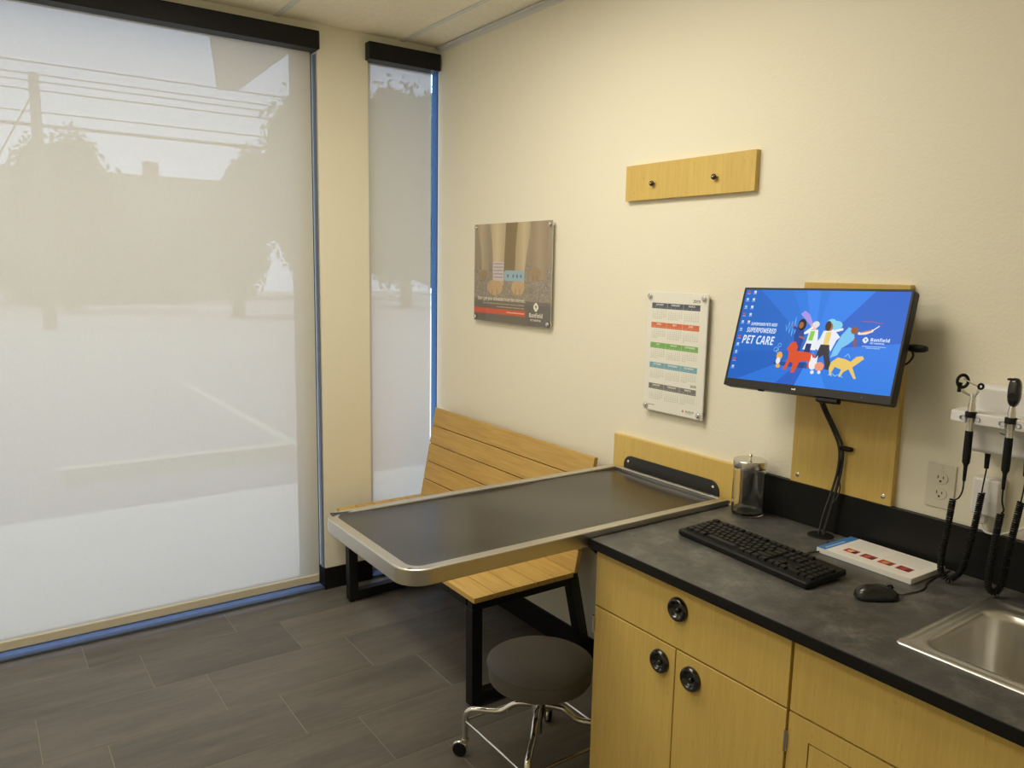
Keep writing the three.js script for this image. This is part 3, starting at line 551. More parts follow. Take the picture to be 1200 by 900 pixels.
// ---------------------------------------------------------------- monitor, its board and its cables
{
  const g = thing('monitor_board', 'tall maple mounting board on the wall behind the monitor', 'board', [2.322, 0.985, 0]);
  const panel = part(g, 'panel', rb(0.311, 0.588, 0.019, 0.0012), M.wood, [2.3225, 1.279, 0.0097]);
  for (const [x, y] of [[2.19, 1.007], [2.455, 1.007]]) part(panel, 'screw', lathe([[0, 0.0018], [0.005, 0.0014], [0.007, 0]], 16).rotateX(Math.PI / 2), M.lid, [x, y, 0.0192]);
}
const screenTex = canvas(1536, 864, (x, w, h) => {
  x.fillStyle = '#2f7fe6'; x.fillRect(0, 0, w, h);
  const cx = w * 0.52, cy = h * 0.62, ray = (a0, a1, c) => { x.fillStyle = c; x.beginPath(); x.moveTo(cx, cy); x.lineTo(cx + 2000 * Math.cos(a0), cy - 2000 * Math.sin(a0)); x.lineTo(cx + 2000 * Math.cos(a1), cy - 2000 * Math.sin(a1)); x.closePath(); x.fill(); };
  const D = Math.PI / 180;
  ray(8 * D, 50 * D, '#2e68cf'); ray(-14 * D, 8 * D, '#347fea'); ray(140 * D, 185 * D, '#2b6cc9'); ray(120 * D, 140 * D, '#2f78dc'); ray(185 * D, 205 * D, '#2766c4'); ray(228 * D, 252 * D, '#2c63c8'); ray(205 * D, 228 * D, '#2f78dc'); ray(252 * D, 300 * D, '#3a8bf4'); ray(50 * D, 85 * D, '#3585f0'); ray(94 * D, 108 * D, '#3a8af3');
  // words
  x.fillStyle = '#e8f2ff'; x.textAlign = 'right'; x.save(); x.transform(1, 0, -0.12, 1, 55, 0);
  const fit = (t, right, y, size, wide) => { x.font = `bold ${size}px sans-serif`; const k = wide / x.measureText(t).width; x.save(); x.translate(right, y); x.scale(k, 1); x.fillText(t, 0, 0); x.restore(); };
  fit('SUPERPOWER PETS NEED', 392, 346, 40, 272); fit('SUPERPOWERED', 400, 412, 64, 306); fit('PET CARE', 412, 520, 110, 335); x.restore();
  // figures (people and pets striding out)
  const poly = (c, ...p) => { x.fillStyle = c; x.beginPath(); p.forEach(([a, b], i) => (i ? x.lineTo(a, b) : x.moveTo(a, b))); x.closePath(); x.fill(); };
  const blob = (c, a, b, r, s = 1, t = 0) => { x.fillStyle = c; x.beginPath(); x.ellipse(a, b, r, r * s, t, 0, 7); x.fill(); };
  const line = (c, lw, ...p) => { x.strokeStyle = c; x.lineWidth = lw; x.lineJoin = x.lineCap = 'round'; x.beginPath(); p.forEach(([a, b], i) => (i ? x.lineTo(a, b) : x.moveTo(a, b))); x.stroke(); };
  x.save(); x.transform(0.84, 0, 0, 0.92, 112, 22);
  x.globalAlpha = 0.55; x.fillStyle = '#1d2f5e'; x.beginPath(); x.ellipse(730, 715, 330, 26, 0, 0, 7); x.fill(); x.globalAlpha = 1;
  line('#63b4ff', 6, [455, 330], [470, 390], [490, 300], [505, 410], [525, 290], [540, 440], [555, 250], [570, 420], [585, 340]);
  poly('rgba(214,160,235,0.75)', [755, 345], [600, 215], [640, 180], [700, 215], [775, 330]);
  poly('#23479b', [590, 340], [640, 330], [690, 400], [680, 520], [660, 700], [560, 700], [600, 520], [570, 420]); blob('#241a26', 640, 320, 46, 1.25); blob('#a9673f', 630, 325, 27, 1.2); line('#23479b', 26, [600, 370], [545, 345]); line('#a9673f', 14, [545, 345], [530, 320]); line('#a9673f', 18, [640, 440], [690, 450]);
  poly('#f1f5fb', [735, 370], [830, 360], [850, 480], [845, 560], [700, 560], [725, 470]); poly('#8dd24d', [750, 380], [800, 375], [790, 470], [742, 470]); poly('#24376e', [730, 500], [790, 500], [785, 610], [720, 610]); blob('#f2c6a6', 780, 330, 34, 1.15); blob('#e9e4e8', 795, 310, 38, 0.8); line('#f1f5fb', 24, [735, 385], [690, 400], [760, 345]);
  blob('#8ad6f2', 1010, 310, 70, 0.62); blob('#8ad6f2', 960, 290, 50, 0.8);
  poly('#eef2fb', [890, 370], [1000, 350], [1080, 420], [1050, 450], [1010, 560], [960, 500], [880, 560], [800, 530], [870, 440]); poly('#f0d27a', [920, 380], [980, 375], [975, 500], [915, 500]); poly('#39363f', [890, 500], [985, 500], [1005, 600], [1060, 730], [1000, 735], [940, 600], [890, 640], [860, 700], [870, 580]); blob('#b5744b', 950, 330, 33, 1.2); blob('#4a2f24', 930, 320, 32, 1.5); line('#eef2fb', 24, [1000, 370], [1085, 345]);
  poly('#7cc8f7', [1090, 400], [1150, 320], [1200, 340], [1235, 430], [1180, 480], [1120, 520], [1090, 590], [1020, 620], [1040, 520]); blob('#9a5b34', 1215, 350, 38, 0.9); line('#9a5b34', 22, [1235, 430], [1250, 500]); line('#f4e6d8', 26, [1265, 375], [1330, 370], [1390, 345]); line('#c9784b', 12, [1280, 365], [1380, 340]); line('#f4f4f8', 10, [1390, 345], [1450, 300]); line('#c2575f', 5, [1270, 260], [1380, 262], [1480, 275]);
  // red dog
  poly('#e0532d', [540, 540], [560, 500], [610, 490], [645, 540], [640, 580], [770, 585], [850, 600], [860, 640], [840, 700], [815, 740], [795, 735], [790, 670], [700, 680], [660, 790], [620, 795], [625, 700], [590, 690], [560, 770], [525, 770], [560, 660], [555, 590], [525, 570]);
  // cat, corgi, yellow dog
  blob('#f0b04a', 455, 640, 34, 1.2); blob('#e8eef8', 450, 690, 26, 1.3); blob('#f0b04a', 460, 740, 26, 0.8); line('#8ecbff', 5, [420, 560], [430, 590], [400, 590], [430, 620]); x.strokeStyle = '#7fc0ff'; x.lineWidth = 5; x.beginPath(); x.arc(430, 535, 18, 0, 7); x.stroke(); x.beginPath(); x.arc(395, 580, 22, 0, 7); x.stroke();
  blob('#f4f1f2', 850, 690, 44, 1.3); poly('#f4f1f2', [815, 660], [812, 600], [845, 645]); poly('#f4f1f2', [860, 645], [890, 605], [888, 665]); blob('#ef9a7d', 925, 710, 50, 0.85); blob('#f4f1f2', 860, 770, 20, 0.9); blob('#f4f1f2', 935, 765, 18, 0.9);
  poly('#eecb6a', [1040, 660], [1100, 610], [1180, 620], [1240, 640], [1290, 590], [1350, 580], [1370, 605], [1330, 640], [1270, 690], [1330, 790], [1305, 795], [1235, 710], [1190, 740], [1165, 790], [1145, 785], [1160, 720], [1090, 700], [1065, 760], [1080, 790], [1050, 780], [1030, 720]);
  line('#8fd0ff', 7, [1040, 780], [1080, 765], [1110, 785], [1150, 765], [1190, 790]); line('#8fd0ff', 6, [1170, 600], [1200, 570], [1225, 605]);
  x.restore();
  // mark and name
  pawMark(x, 1240, 420, 27, '#e6f3ff', '#2e68cf'); x.fillStyle = '#e6f3ff'; x.textAlign = 'left'; x.font = 'bold 40px sans-serif'; x.fillText('Banfield', 1280, 428); x.font = 'bold 18px sans-serif'; x.fillText('PET HOSPITAL', 1282, 450); x.fillStyle = '#a9cdfa'; scribble(x, 1222, 1420, 468, 7); scribble(x, 1255, 1375, 482, 7);
  // desktop icons
  for (let i = 0; i < 11; i++) for (let k = 0; k < (i < 5 ? 2 : 1); k++) { const a = 26 + k * 66, b = 14 + i * 72; x.fillStyle = ['#d64b4b', '#e8eef5', '#bcd6f5', '#cfe3fb', '#9fc4ee', '#dfe9d6'][(i * 2 + k * (i ? 3 : 1)) % 6]; x.fillRect(a, b, 24, 22); x.fillStyle = '#bcd4f4'; x.fillRect(a - 6, b + 28, 36, 4); }
});
{
  const W = 0.485, Hh = 0.294, T = 0.03, q = { x: 2.293, y: 1.418, z: 0.152, yaw: 0.068, pit: 0.3, rol: 0.022 };
  const g = thing('monitor', 'black flat computer monitor showing a blue desktop picture on a wall arm', 'monitor', [q.x, q.y, q.z]);
  g.rotation.order = 'YXZ'; g.rotation.set(-q.pit, q.yaw, q.rol);
  const sh = new THREE.Shape(), sx = W / 2 - 0.0, sy = Hh / 2, rd = 0.008;
  sh.moveTo(-sx + rd, -sy); sh.lineTo(sx - rd, -sy); sh.absarc(sx - rd, -sy + rd, rd, -Math.PI / 2, 0); sh.lineTo(sx, sy - rd); sh.absarc(sx - rd, sy - rd, rd, 0, Math.PI / 2); sh.lineTo(-sx + rd, sy); sh.absarc(-sx + rd, sy - rd, rd, Math.PI / 2, Math.PI); sh.lineTo(-sx, -sy + rd); sh.absarc(-sx + rd, -sy + rd, rd, Math.PI, Math.PI * 1.5);
  lpart(g, 'housing', new THREE.ExtrudeGeometry(sh, { depth: T - 0.004, bevelEnabled: true, bevelThickness: 0.002, bevelSize: 0.0015, bevelOffset: -0.0015, bevelSegments: 2, curveSegments: 6 }), M.housing, [0, 0, -T + 0.002]);
  const b = 0.0055, bb = 0.0215, sw = W - 2 * b, shh = Hh - b - bb, scy = (bb - b) / 2;
  const face = new THREE.PlaneGeometry(sw, shh);
  const sm = phys({ color: 0x020202, roughness: 0.3, specularIntensity: 0.25, emissive: 0xffffff, emissiveMap: screenTex, emissiveIntensity: 0.95 });
  lpart(g, 'screen', face, sm, [0, scy, 0.0006]);
  const bz = lpart(g, 'bezel', clean([bx(W - 0.002, bb, 0.003).translate(0, -Hh / 2 + bb / 2 + 0.0008, 0), bx(W - 0.002, b, 0.0025).translate(0, Hh / 2 - b / 2 - 0.0008, 0), bx(b, shh, 0.0025).translate(-W / 2 + b / 2 + 0.0008, scy, 0), bx(b, shh, 0.0025).translate(W / 2 - b / 2 - 0.0008, scy, 0)]), M.housing, [0, 0, 0.001]);
  lpart(bz, 'maker_mark', rb(0.012, 0.004, 0.0006, 0.0002), M.lid, [-0.02, -Hh / 2 + 0.0105, 0.0016]);
  lpart(bz, 'power_light', cyl(0.0012, 0.0012, 0.0006, 10).rotateX(Math.PI / 2), M.blueRing, [W / 2 - 0.075, -Hh / 2 + 0.0105, 0.0016]);
  lpart(g, 'sensor_bar', rb(0.062, 0.013, 0.022, 0.004, 'x'), M.black, [0.075, -Hh / 2 - 0.006, -0.012]);
  lpart(g, 'button', rb(0.016, 0.004, 0.01, 0.001, 'x'), M.black, [-0.125, -Hh / 2 - 0.0015, -0.01]);
  lpart(g, 'mount_head', rb(0.11, 0.11, 0.02, 0.004), M.black, [0, 0, -T - 0.008]);
  const u = (x, y, z) => { const v = new THREE.Vector3(x, y, z).sub(g.position); v.applyEuler(g.rotation); return v; };
  const inv = new THREE.Matrix4().makeRotationFromEuler(g.rotation).invert();
  const loc = (x, y, z) => new THREE.Vector3(x - q.x, y - q.y, z - q.z).applyMatrix4(inv).toArray();
  lpart(g, 'wall_arm', clean([tube([[0, 0, -T - 0.016], loc(2.32, 1.415, 0.06), loc(2.33, 1.41, 0.024)], 0.016, 12, 12)]), M.black);
  lpart(g, 'tilt_knob', (() => { const k = lathe([[0, -0.016], [0.008, -0.016], [0.012, -0.01], [0.0135, 0], [0.012, 0.01], [0.008, 0.016], [0, 0.016]], 20).rotateZ(Math.PI / 2); k.scale(1.6, 0.75, 0.9); return k; })(), M.black, [W / 2 + 0.011, 0.01, -0.047]);
  lpart(g, 'knob_rod', cyl(0.005, 0.005, W / 2, 10).rotateZ(Math.PI / 2), M.black, [W / 4, 0.01, -0.047]);
  const L = new THREE.RectAreaLight(new THREE.Color(0x4f8fe8), SCREEN_LIGHT, sw, shh); L.name = 'screen_glow'; L.position.set(0, scy, 0.004); L.rotation.y = Math.PI; g.add(L);
}
{
  const g = thing('cable_bundle', 'black monitor cables clipped to the maple board and dropping to the counter', 'cable', [2.31, CT, 0.06]);
  const B = [2.31, CT, 0.06], R = (p) => p.map((q) => [q[0] - B[0], q[1] - B[1], q[2] - B[2]]);
  part(g, 'cable', tube(R([[2.27, 1.30, 0.085], [2.285, 1.225, 0.05], [2.31, 1.17, 0.036], [2.334, 1.12, 0.032], [2.336, 1.06, 0.032], [2.33, 1.0, 0.038], [2.322, 0.93, 0.05], [2.316, 0.866, 0.063]]), 0.0042, 70, 8), M.cable, B);
  part(g, 'cable', tube(R([[2.266, 1.30, 0.09], [2.281, 1.223, 0.056], [2.306, 1.168, 0.043], [2.33, 1.118, 0.041], [2.331, 1.06, 0.04], [2.322, 1.0, 0.044], [2.311, 0.93, 0.058], [2.306, 0.866, 0.07]]), 0.0036, 70, 8), M.cable, B);
  part(g, 'cable', tube(R([[2.336, 1.10, 0.03], [2.331, 1.05, 0.036], [2.338, 1.005, 0.034], [2.334, 0.975, 0.04], [2.322, 0.955, 0.05]]), 0.0024, 40, 6), M.cable, B);
  part(g, 'cable_clip', rb(0.034, 0.012, 0.016, 0.003, 'x'), M.black, [2.344, 1.117, 0.0275]);
  part(g, 'grommet', lathe([[0, 0.004], [0.028, 0.004], [0.034, 0.0025], [0.036, 0]], 32), M.black, [2.311, CT, 0.067]);
}
solo('side_cable', tube([[0, 0, 0], [0.006, -0.012, -0.006], [0.014, -0.024, -0.006], [0.012, -0.036, -0.004], [0.0, -0.05, -0.004], [-0.018, -0.058, -0.006]], 0.0026, 40, 8), M.cable, 'thin black cable looping out beside the monitor edge', 'cable', [2.508, 1.425, 0.066]);

// ---------------------------------------------------------------- keyboard, mouse, booklet, jar
{
  const g = thing('keyboard', 'black full-size computer keyboard on the dark countertop', 'keyboard', [2.312, CT, 0.353]);
  g.rotation.y = -0.078;
  const KW = 0.437, KD = 0.146, tilt = 0.055;
  const body = lpart(g, 'body', rb(KW, 0.017, KD, 0.005, 'x', undefined, 2), M.black, [0, 0.0125, 0], [tilt, 0, 0]);
  for (const x of [-0.19, 0.19]) lpart(g, 'foot', rb(0.02, 0.012, 0.012, 0.002), M.black, [x, 0.0055, -KD / 2 + 0.015]);
  const u = 0.01885, keyGeo = new Map();
  const kg = (w) => { const k = w.toFixed(3); if (!keyGeo.has(k)) { const q = new THREE.CylinderGeometry(0.5, 0.62, 1, 4, 1).rotateY(Math.PI / 4).toNonIndexed(); q.scale(1 / 0.877, 1, 1 / 0.877); q.scale((w - 0.0022), 0.0075, u - 0.0024); q.computeVertexNormals(); keyGeo.set(k, q); } return keyGeo.get(k); };
  const put = (x, row, w = 1) => lpart(body, 'key', kg(w * u), M.key, [-KW / 2 + 0.012 + (x + w / 2) * u, 0.0115, -KD / 2 + 0.019 + row * u + (row > 0 ? 0.006 : 0)]);
  let f = 0; put(0, 0); for (const s of [2, 6.5, 11]) for (let i = 0; i < 4; i++) put(s + i, 0);
  const rows = [[1, [...Array(13).fill(1), 2]], [2, [1.5, ...Array(12).fill(1), 1.5]], [3, [1.75, ...Array(11).fill(1), 2.25]], [4, [2.25, ...Array(10).fill(1), 2.75]], [5, [1.25, 1.25, 1.25, 6.25, 1.25, 1.25, 1.25, 1.25]]];
  for (const [r, ws] of rows) { let x = 0; for (const w of ws) { put(x, r, w); x += w; } }
  for (let i = 0; i < 3; i++) { put(15.25 + i, 0); put(15.25 + i, 1); put(15.25 + i, 2); put(15.25 + i, 5); } put(16.25, 4);
  for (let r = 1; r < 6; r++) for (let i = 0; i < 4; i++) { if (r === 5 && i === 1) continue; put(18.5 + i * 0.97, r, r === 5 && i === 0 ? 1.94 : 0.97); }
  lpart(g, 'cable', tube([[0.09, 0.012, -KD / 2], [0.075, 0.004, -KD / 2 - 0.03], [0.06, 0.0035, -KD / 2 - 0.06], [0.065, 0.0035, -KD / 2 - 0.1], [0.045, 0.0035, -KD / 2 - 0.15], [0.02, 0.006, -KD / 2 - 0.185]], 0.002, 50, 6), M.cable);
}
{
  const g = thing('computer_mouse', 'black wired computer mouse on the counter between keyboard and sink', 'mouse', [2.638, CT, 0.343]);
  g.rotation.y = 1.0; g.scale.setScalar(0.94);               // local +x points to the cord end
  const sp = new THREE.SphereGeometry(1, 40, 24), p = sp.attributes.position;
  for (let i = 0; i < p.count; i++) {
    let x = p.getX(i), y = p.getY(i), z = p.getZ(i);
    const w = 0.03 * (1 - 0.12 * Math.cos(x * 2.4) * (x > -0.6 ? 1 : 0.6)), h = y > 0 ? 0.036 * (1 - 0.16 * (x + 1) * 0.5 * 1.6) : 0.004;
    const sq = (v, e) => Math.sign(v) * Math.pow(Math.abs(v), e);
    p.setXYZ(i, sq(x, 0.85) * 0.054, 0.004 + y * h, sq(z, 0.85) * w);
  }
  sp.computeVertexNormals();
  const body = lpart(g, 'body', sp, M.mouse);
  lpart(body, 'wheel', new THREE.TorusGeometry(0.006, 0.003, 8, 18), M.rubber, [0.032, 0.0265, 0]);
  lpart(body, 'button_split', bx(0.03, 0.001, 0.0012), M.gap, [0.036, 0.0297, 0], [0, 0, -0.42]);
  const cord = [[2.6625, 0.296, 0.008], [2.665, 0.282, 0.0035], [2.668, 0.255, 0.0025], [2.674, 0.224, 0.0025], [2.671, 0.19, 0.0025], [2.66, 0.165, 0.0025], [2.653, 0.12, 0.0025], [2.651, 0.07, 0.0025], [2.65, 0.03, 0.0025]];
  const cs = Math.cos(g.rotation.y), sn = Math.sin(g.rotation.y), inM = cord.map(([x, z, y]) => { const dx = (x - g.position.x) / 0.94, dz = (z - g.position.z) / 0.94; return [dx * cs - dz * sn, y / 0.94, dx * sn + dz * cs]; });
  lpart(g, 'cable', tube(inM, 0.0018, 60, 6), M.cable);
}
const bookletTex = canvas(1024, 640, (x, w, h) => {
  x.fillStyle = '#e9e4dc'; x.fillRect(0, 0, w, h); x.fillStyle = '#4279b8'; x.fillRect(0, 0, w * 0.1, h); x.save(); x.translate(w * 0.062, h * 0.9); x.rotate(-Math.PI / 2); x.fillStyle = '#b9d0ea'; scribble(x, 0, h * 0.55, -10, 20); x.restore();
  x.fillStyle = '#c9a59b'; scribble(x, w * 0.14, w * 0.42, h * 0.09, 9); scribble(x, w * 0.55, w * 0.9, h * 0.09, 9);
  x.fillStyle = '#c6c0b8'; for (let i = 0; i < 7; i++) { scribble(x, w * 0.14, w * 0.46, h * (0.15 + 0.05 * i), 7); scribble(x, w * 0.55, w * 0.92, h * (0.15 + 0.05 * i), 7); }
  const cs = [['#b8473b', '#e2b884', '#1f1a18'], ['#8d3a32', '#c45a50', '#5b2a25'], ['#b03e2c', '#d98a52', '#5d4a38'], ['#8b2f2a', '#b54a3e', '#6b2420']];
  cs.forEach((c, i) => { const a = w * (0.2 + 0.185 * i), b = h * 0.58, ww = w * 0.14, hh = h * 0.19; x.fillStyle = c[0]; x.fillRect(a, b, ww, hh); x.fillStyle = c[1]; x.beginPath(); x.ellipse(a + ww * 0.45, b + hh * 0.5, ww * 0.26, hh * 0.32, 0.5, 0, 7); x.fill(); x.fillStyle = c[2]; x.beginPath(); x.ellipse(a + ww * 0.8, b + hh * 0.6, ww * 0.18, hh * 0.3, 0.2, 0, 7); x.fill(); });
  x.fillStyle = '#c6c0b8'; for (let i = 0; i < 3; i++) scribble(x, w * 0.2, w * 0.92, h * (0.83 + 0.045 * i), 6);
});
{
  const g = thing('information_pad', 'white printed pad with blue header and four red photos on the counter', 'pad', [2.513, CT, 0.118]);
  g.rotation.y = -0.02;
  const w = 0.258, d = 0.155, mat = std({ map: bookletTex, roughness: 0.5 });
  lpart(g, 'page_block', rb(w, 0.0135, d, 0.0008, 'x'), M.paper, [0, 0.007, 0]);
  lpart(g, 'cover', new THREE.BoxGeometry(w, 0.0006, d), [M.paper, M.paper, mat, M.paper, M.paper, M.paper], [0, 0.0142, 0]);
}
{
  const c = [2.068, CT, 0.082];
  const g = thing('glass_jar', 'clear glass jar with a shiny metal lid beside the exam table', 'jar', c);
  part(g, 'glass_body', lathe([[0, 0.0], [0.042, 0.0], [0.047, 0.003], [0.0485, 0.01], [0.0485, 0.138], [0.0465, 0.146], [0.0465, 0.158], [0.0435, 0.158], [0.0435, 0.146], [0.0455, 0.138], [0.0455, 0.014], [0.042, 0.0085], [0, 0.0075]], 64), M.glass, c);
  const lid = part(g, 'lid', lathe([[0.0475, 0.0], [0.0495, 0.0], [0.0505, 0.004], [0.0505, 0.02], [0.0495, 0.0235], [0.047, 0.0245], [0, 0.0255]], 64), M.lid, [c[0], c[1] + 0.147, c[2]]);
  part(lid, 'lid_knob', lathe([[0.004, 0], [0.0028, 0.004], [0.0028, 0.007], [0.0058, 0.009], [0.0068, 0.012], [0.0055, 0.0155], [0, 0.0165]], 20), M.chrome, [c[0], c[1] + 0.1722, c[2]]);
}

// ---------------------------------------------------------------- wall diagnostic set, outlet, adapter
{
  const g = thing('diagnostic_station', 'white wall diagnostic station with two instrument cradles and green light', 'station', [2.8, 1.18, 0]);
  part(g, 'back_panel', rb(0.31, 0.09, 0.05, 0.012, 'x', undefined, 3), M.white, [2.829, 1.300, 0.0255]);
  part(g, 'cradle_ledge', (() => {
    const s = new THREE.Shape(); s.moveTo(2.66, 0.0); s.lineTo(2.648, -0.05); s.lineTo(2.652, -0.105); s.lineTo(2.683, -0.112); s.absarc(2.697, -0.112, 0.0125, Math.PI, 0, true); s.lineTo(2.769, -0.112); s.absarc(2.782, -0.112, 0.0125, Math.PI, 0, true); s.lineTo(2.97, -0.112); s.lineTo(2.985, -0.05); s.lineTo(2.98, 0); s.closePath();
    return new THREE.ExtrudeGeometry(s, { depth: 0.02, bevelEnabled: true, bevelThickness: 0.003, bevelSize: 0.002, bevelSegments: 2 }).rotateX(-Math.PI / 2);
  })(), M.white, [0, 1.262, 0.001]);
  const body = part(g, 'lower_body', rb(0.3, 0.074, 0.075, 0.014, 'x', undefined, 3), M.white, [2.826, 1.2235, 0.038]);
  part(body, 'power_light', rb(0.007, 0.0035, 0.002, 0.001, 'x'), M.led, [2.762, 1.222, 0.076]);
  part(body, 'seam', tube([[0, 0, 0], [0.01, -0.002, 0], [0.026, -0.0015, 0]], 0.001, 10, 6), M.slot, [2.748, 1.242, 0.0756]);
  for (const [x, k] of [[2.697, 1], [2.782, 1]]) part(g, 'cradle_ring', (() => { const t = new THREE.TorusGeometry(0.0175, 0.0055, 10, 24, Math.PI * 1.15).rotateX(-Math.PI / 2); t.rotateY(-Math.PI * 0.075); return t; })(), M.blueRing, [x, 1.2715, 0.113]);
  for (const x of [2.716, 2.8]) { const s = part(body, 'cord_socket', cyl(0.0065, 0.005, 0.04, 14), M.black, [x, 1.168, 0.05]); }
}
function coil(path, r, wire, turns) {
  const c = new THREE.CatmullRomCurve3(path.map(V)), pts = [], N = turns * 9, fr = c.computeFrenetFrames(N, false);
  for (let i = 0; i <= N; i++) { const p = c.getPointAt(i / N), a = i / 9 * Math.PI * 2; pts.push(p.clone().addScaledVector(fr.normals[i], r * Math.cos(a)).addScaledVector(fr.binormals[i], r * Math.sin(a))); }
  return new THREE.TubeGeometry(new THREE.CatmullRomCurve3(pts), N, wire, 5);
}
function instrument(name, label, x, kind) {
  const zc = 0.112, tip = 1.122, g = thing(name, label, 'instrument', [x, tip, zc]);
  part(g, 'grip', lathe([[0, 0.0], [0.0035, 0], [0.0045, 0.035], [0.0058, 0.04], [0.0082, 0.044], [0.0088, 0.06], [0.0085, 0.118], [0.0078, 0.12]], 24), M.rubber, [x, tip, zc]);
  part(g, 'neck', lathe([[0.0072, 0.12], [0.0072, 0.152], [0.0105, 0.152], [0.0105, 0.158], [0.008, 0.158], [0.0085, 0.176], [0.0055, 0.193], [0.0045, 0.194]], 24), M.lid, [x, tip, zc]);
  part(g, 'collar', lathe([[0.0095, 0.1515], [0.0125, 0.1525], [0.0125, 0.1645], [0.0095, 0.166]], 24), M.black, [x, tip, zc]);
  const hy = tip + 0.2;
  if (kind === 'oto') {
    const h = part(g, 'head', clean([cyl(0.0055, 0.007, 0.02, 16).translate(0, -0.004, 0), tube([[0, 0.0, 0], [-0.012, 0.006, 0.004], [-0.022, 0.012, 0.006]], 0.0032, 12, 8), tube([[-0.024, 0.04, 0.0], [-0.008, 0.032, 0], [0.012, 0.024, -0.002]], 0.002, 12, 8), tube([[0.004, 0.0, 0], [0.01, 0.014, 0], [0.013, 0.024, -0.002]], 0.0028, 12, 8)]), M.chrome, [x, hy, zc]);
    part(h, 'lens_ring', new THREE.TorusGeometry(0.0125, 0.0034, 10, 28).rotateY(0.9).scale(1, 1.15, 1), M.black, [x - 0.024, hy + 0.034, zc + 0.004]);
    part(h, 'lens_arm', tube([[0, 0, 0], [-0.002, -0.012, 0], [-0.001, -0.022, 0.002]], 0.0045, 10, 8), M.black, [x - 0.028, hy + 0.03, zc + 0.004]);
    part(h, 'tip_ring', new THREE.TorusGeometry(0.0055, 0.0028, 8, 20).rotateY(0.9), M.black, [x + 0.014, hy + 0.026, zc - 0.002]);
  } else {
    const s = new THREE.SphereGeometry(1, 24, 18), p = s.attributes.position;
    for (let i = 0; i < p.count; i++) { const y = p.getY(i), w = 0.0135 * (y > 0 ? 1 : 1 - 0.3 * y * y), q = (v) => Math.sign(v) * Math.pow(Math.abs(v), 0.7); p.setXYZ(i, q(p.getX(i)) * w, q(y) * 0.033, q(p.getZ(i)) * 0.0105); }
    s.computeVertexNormals();
    const h = part(g, 'head', s, M.gloss, [x + 0.001, hy + 0.022, zc]);
    part(h, 'brow_rest', rb(0.016, 0.005, 0.014, 0.002, 'x'), M.black, [x - 0.006, hy + 0.051, zc + 0.002]);
    part(h, 'aperture_dial', cyl(0.008, 0.008, 0.003, 20).rotateX(Math.PI / 2), M.black, [x + 0.001, hy + 0.014, zc + 0.0105]);
  }
  return g;
}
{
  const i1 = instrument('ring_head_scope', 'handheld scope with an open ring lens head and black grip in the cradle', 2.697, 'oto');
  const b1 = [2.697, 1.122, 0.112], r1 = (p) => p.map((q) => [q[0] - b1[0], q[1] - b1[1], q[2] - b1[2]]);
  part(i1, 'cord_end', tube(r1([[2.697, 1.126, 0.112], [2.696, 1.098, 0.112], [2.69, 1.08, 0.112], [2.682, 1.072, 0.112], [2.676, 1.068, 0.112]]), 0.0018, 24, 6), M.rubber, b1);
  part(i1, 'coiled_cord', coil(r1([[2.676, 1.07, 0.112], [2.673, 1.0, 0.116], [2.668, 0.93, 0.12], [2.672, 0.888, 0.12], [2.688, 0.8765, 0.112], [2.703, 0.895, 0.1], [2.712, 0.96, 0.085], [2.716, 1.04, 0.07], [2.717, 1.09, 0.062]]), 0.006, 0.0024, 84), M.rubber, b1);
  part(i1, 'cord_end', tube(r1([[2.717, 1.09, 0.062], [2.716, 1.12, 0.054], [2.717, 1.15, 0.05]]), 0.0018, 16, 6), M.rubber, b1);
  const i2 = instrument('black_head_scope', 'handheld scope with a solid black oval head in the cradle', 2.782, 'oph');
  const b2 = [2.782, 1.122, 0.112], r2 = (p) => p.map((q) => [q[0] - b2[0], q[1] - b2[1], q[2] - b2[2]]);
  part(i2, 'cord_end', tube(r2([[2.782, 1.126, 0.112], [2.783, 1.095, 0.112], [2.788, 1.075, 0.112], [2.784, 1.066, 0.112]]), 0.0018, 24, 6), M.rubber, b2);
  part(i2, 'coiled_cord', coil(r2([[2.783, 1.066, 0.113], [2.779, 1.0, 0.116], [2.775, 0.92, 0.118], [2.777, 0.885, 0.115], [2.786, 0.8765, 0.105], [2.792, 0.89, 0.092], [2.795, 0.95, 0.085], [2.801, 1.04, 0.075], [2.804, 1.09, 0.068]]), 0.006, 0.0024, 84), M.rubber, b2);
  part(i2, 'cord_end', tube(r2([[2.804, 1.09, 0.068], [2.803, 1.12, 0.058], [2.801, 1.15, 0.05]]), 0.0018, 16, 6), M.rubber, b2);
}
{
  const g = thing('wall_outlet', 'ivory double wall outlet above the counter beside the instrument cords', 'outlet', [2.594, 1.012, 0]);
  const plate = part(g, 'cover_plate', rb(0.071, 0.115, 0.005, 0.002, 'y', undefined, 2), M.ivory, [2.594, 1.0685, 0.0026]);
  for (const y of [1.0885, 1.049]) {
    const r = part(plate, 'receptacle', (() => { const s = new THREE.Shape(); s.absellipse(0, 0, 0.0172, 0.0145, 0, Math.PI * 2); return new THREE.ExtrudeGeometry(s, { depth: 0.0015, bevelEnabled: true, bevelThickness: 0.0005, bevelSize: 0.0005, bevelSegments: 1, curveSegments: 20 }); })(), M.ivory, [2.594, y, 0.0052]);
    for (const [dx, dy, w, h] of [[-0.0065, 0.003, 0.0022, 0.008], [0.0065, 0.003, 0.0022, 0.0065], [0, -0.007, 0.005, 0.005]]) part(r, 'slot', bx(w, h, 0.0006), M.slot, [2.594 + dx, y + dy, 0.0074]);
  }
  part(plate, 'screw', cyl(0.003, 0.003, 0.001, 12).rotateX(Math.PI / 2), M.lid, [2.594, 1.116, 0.0055]);
}
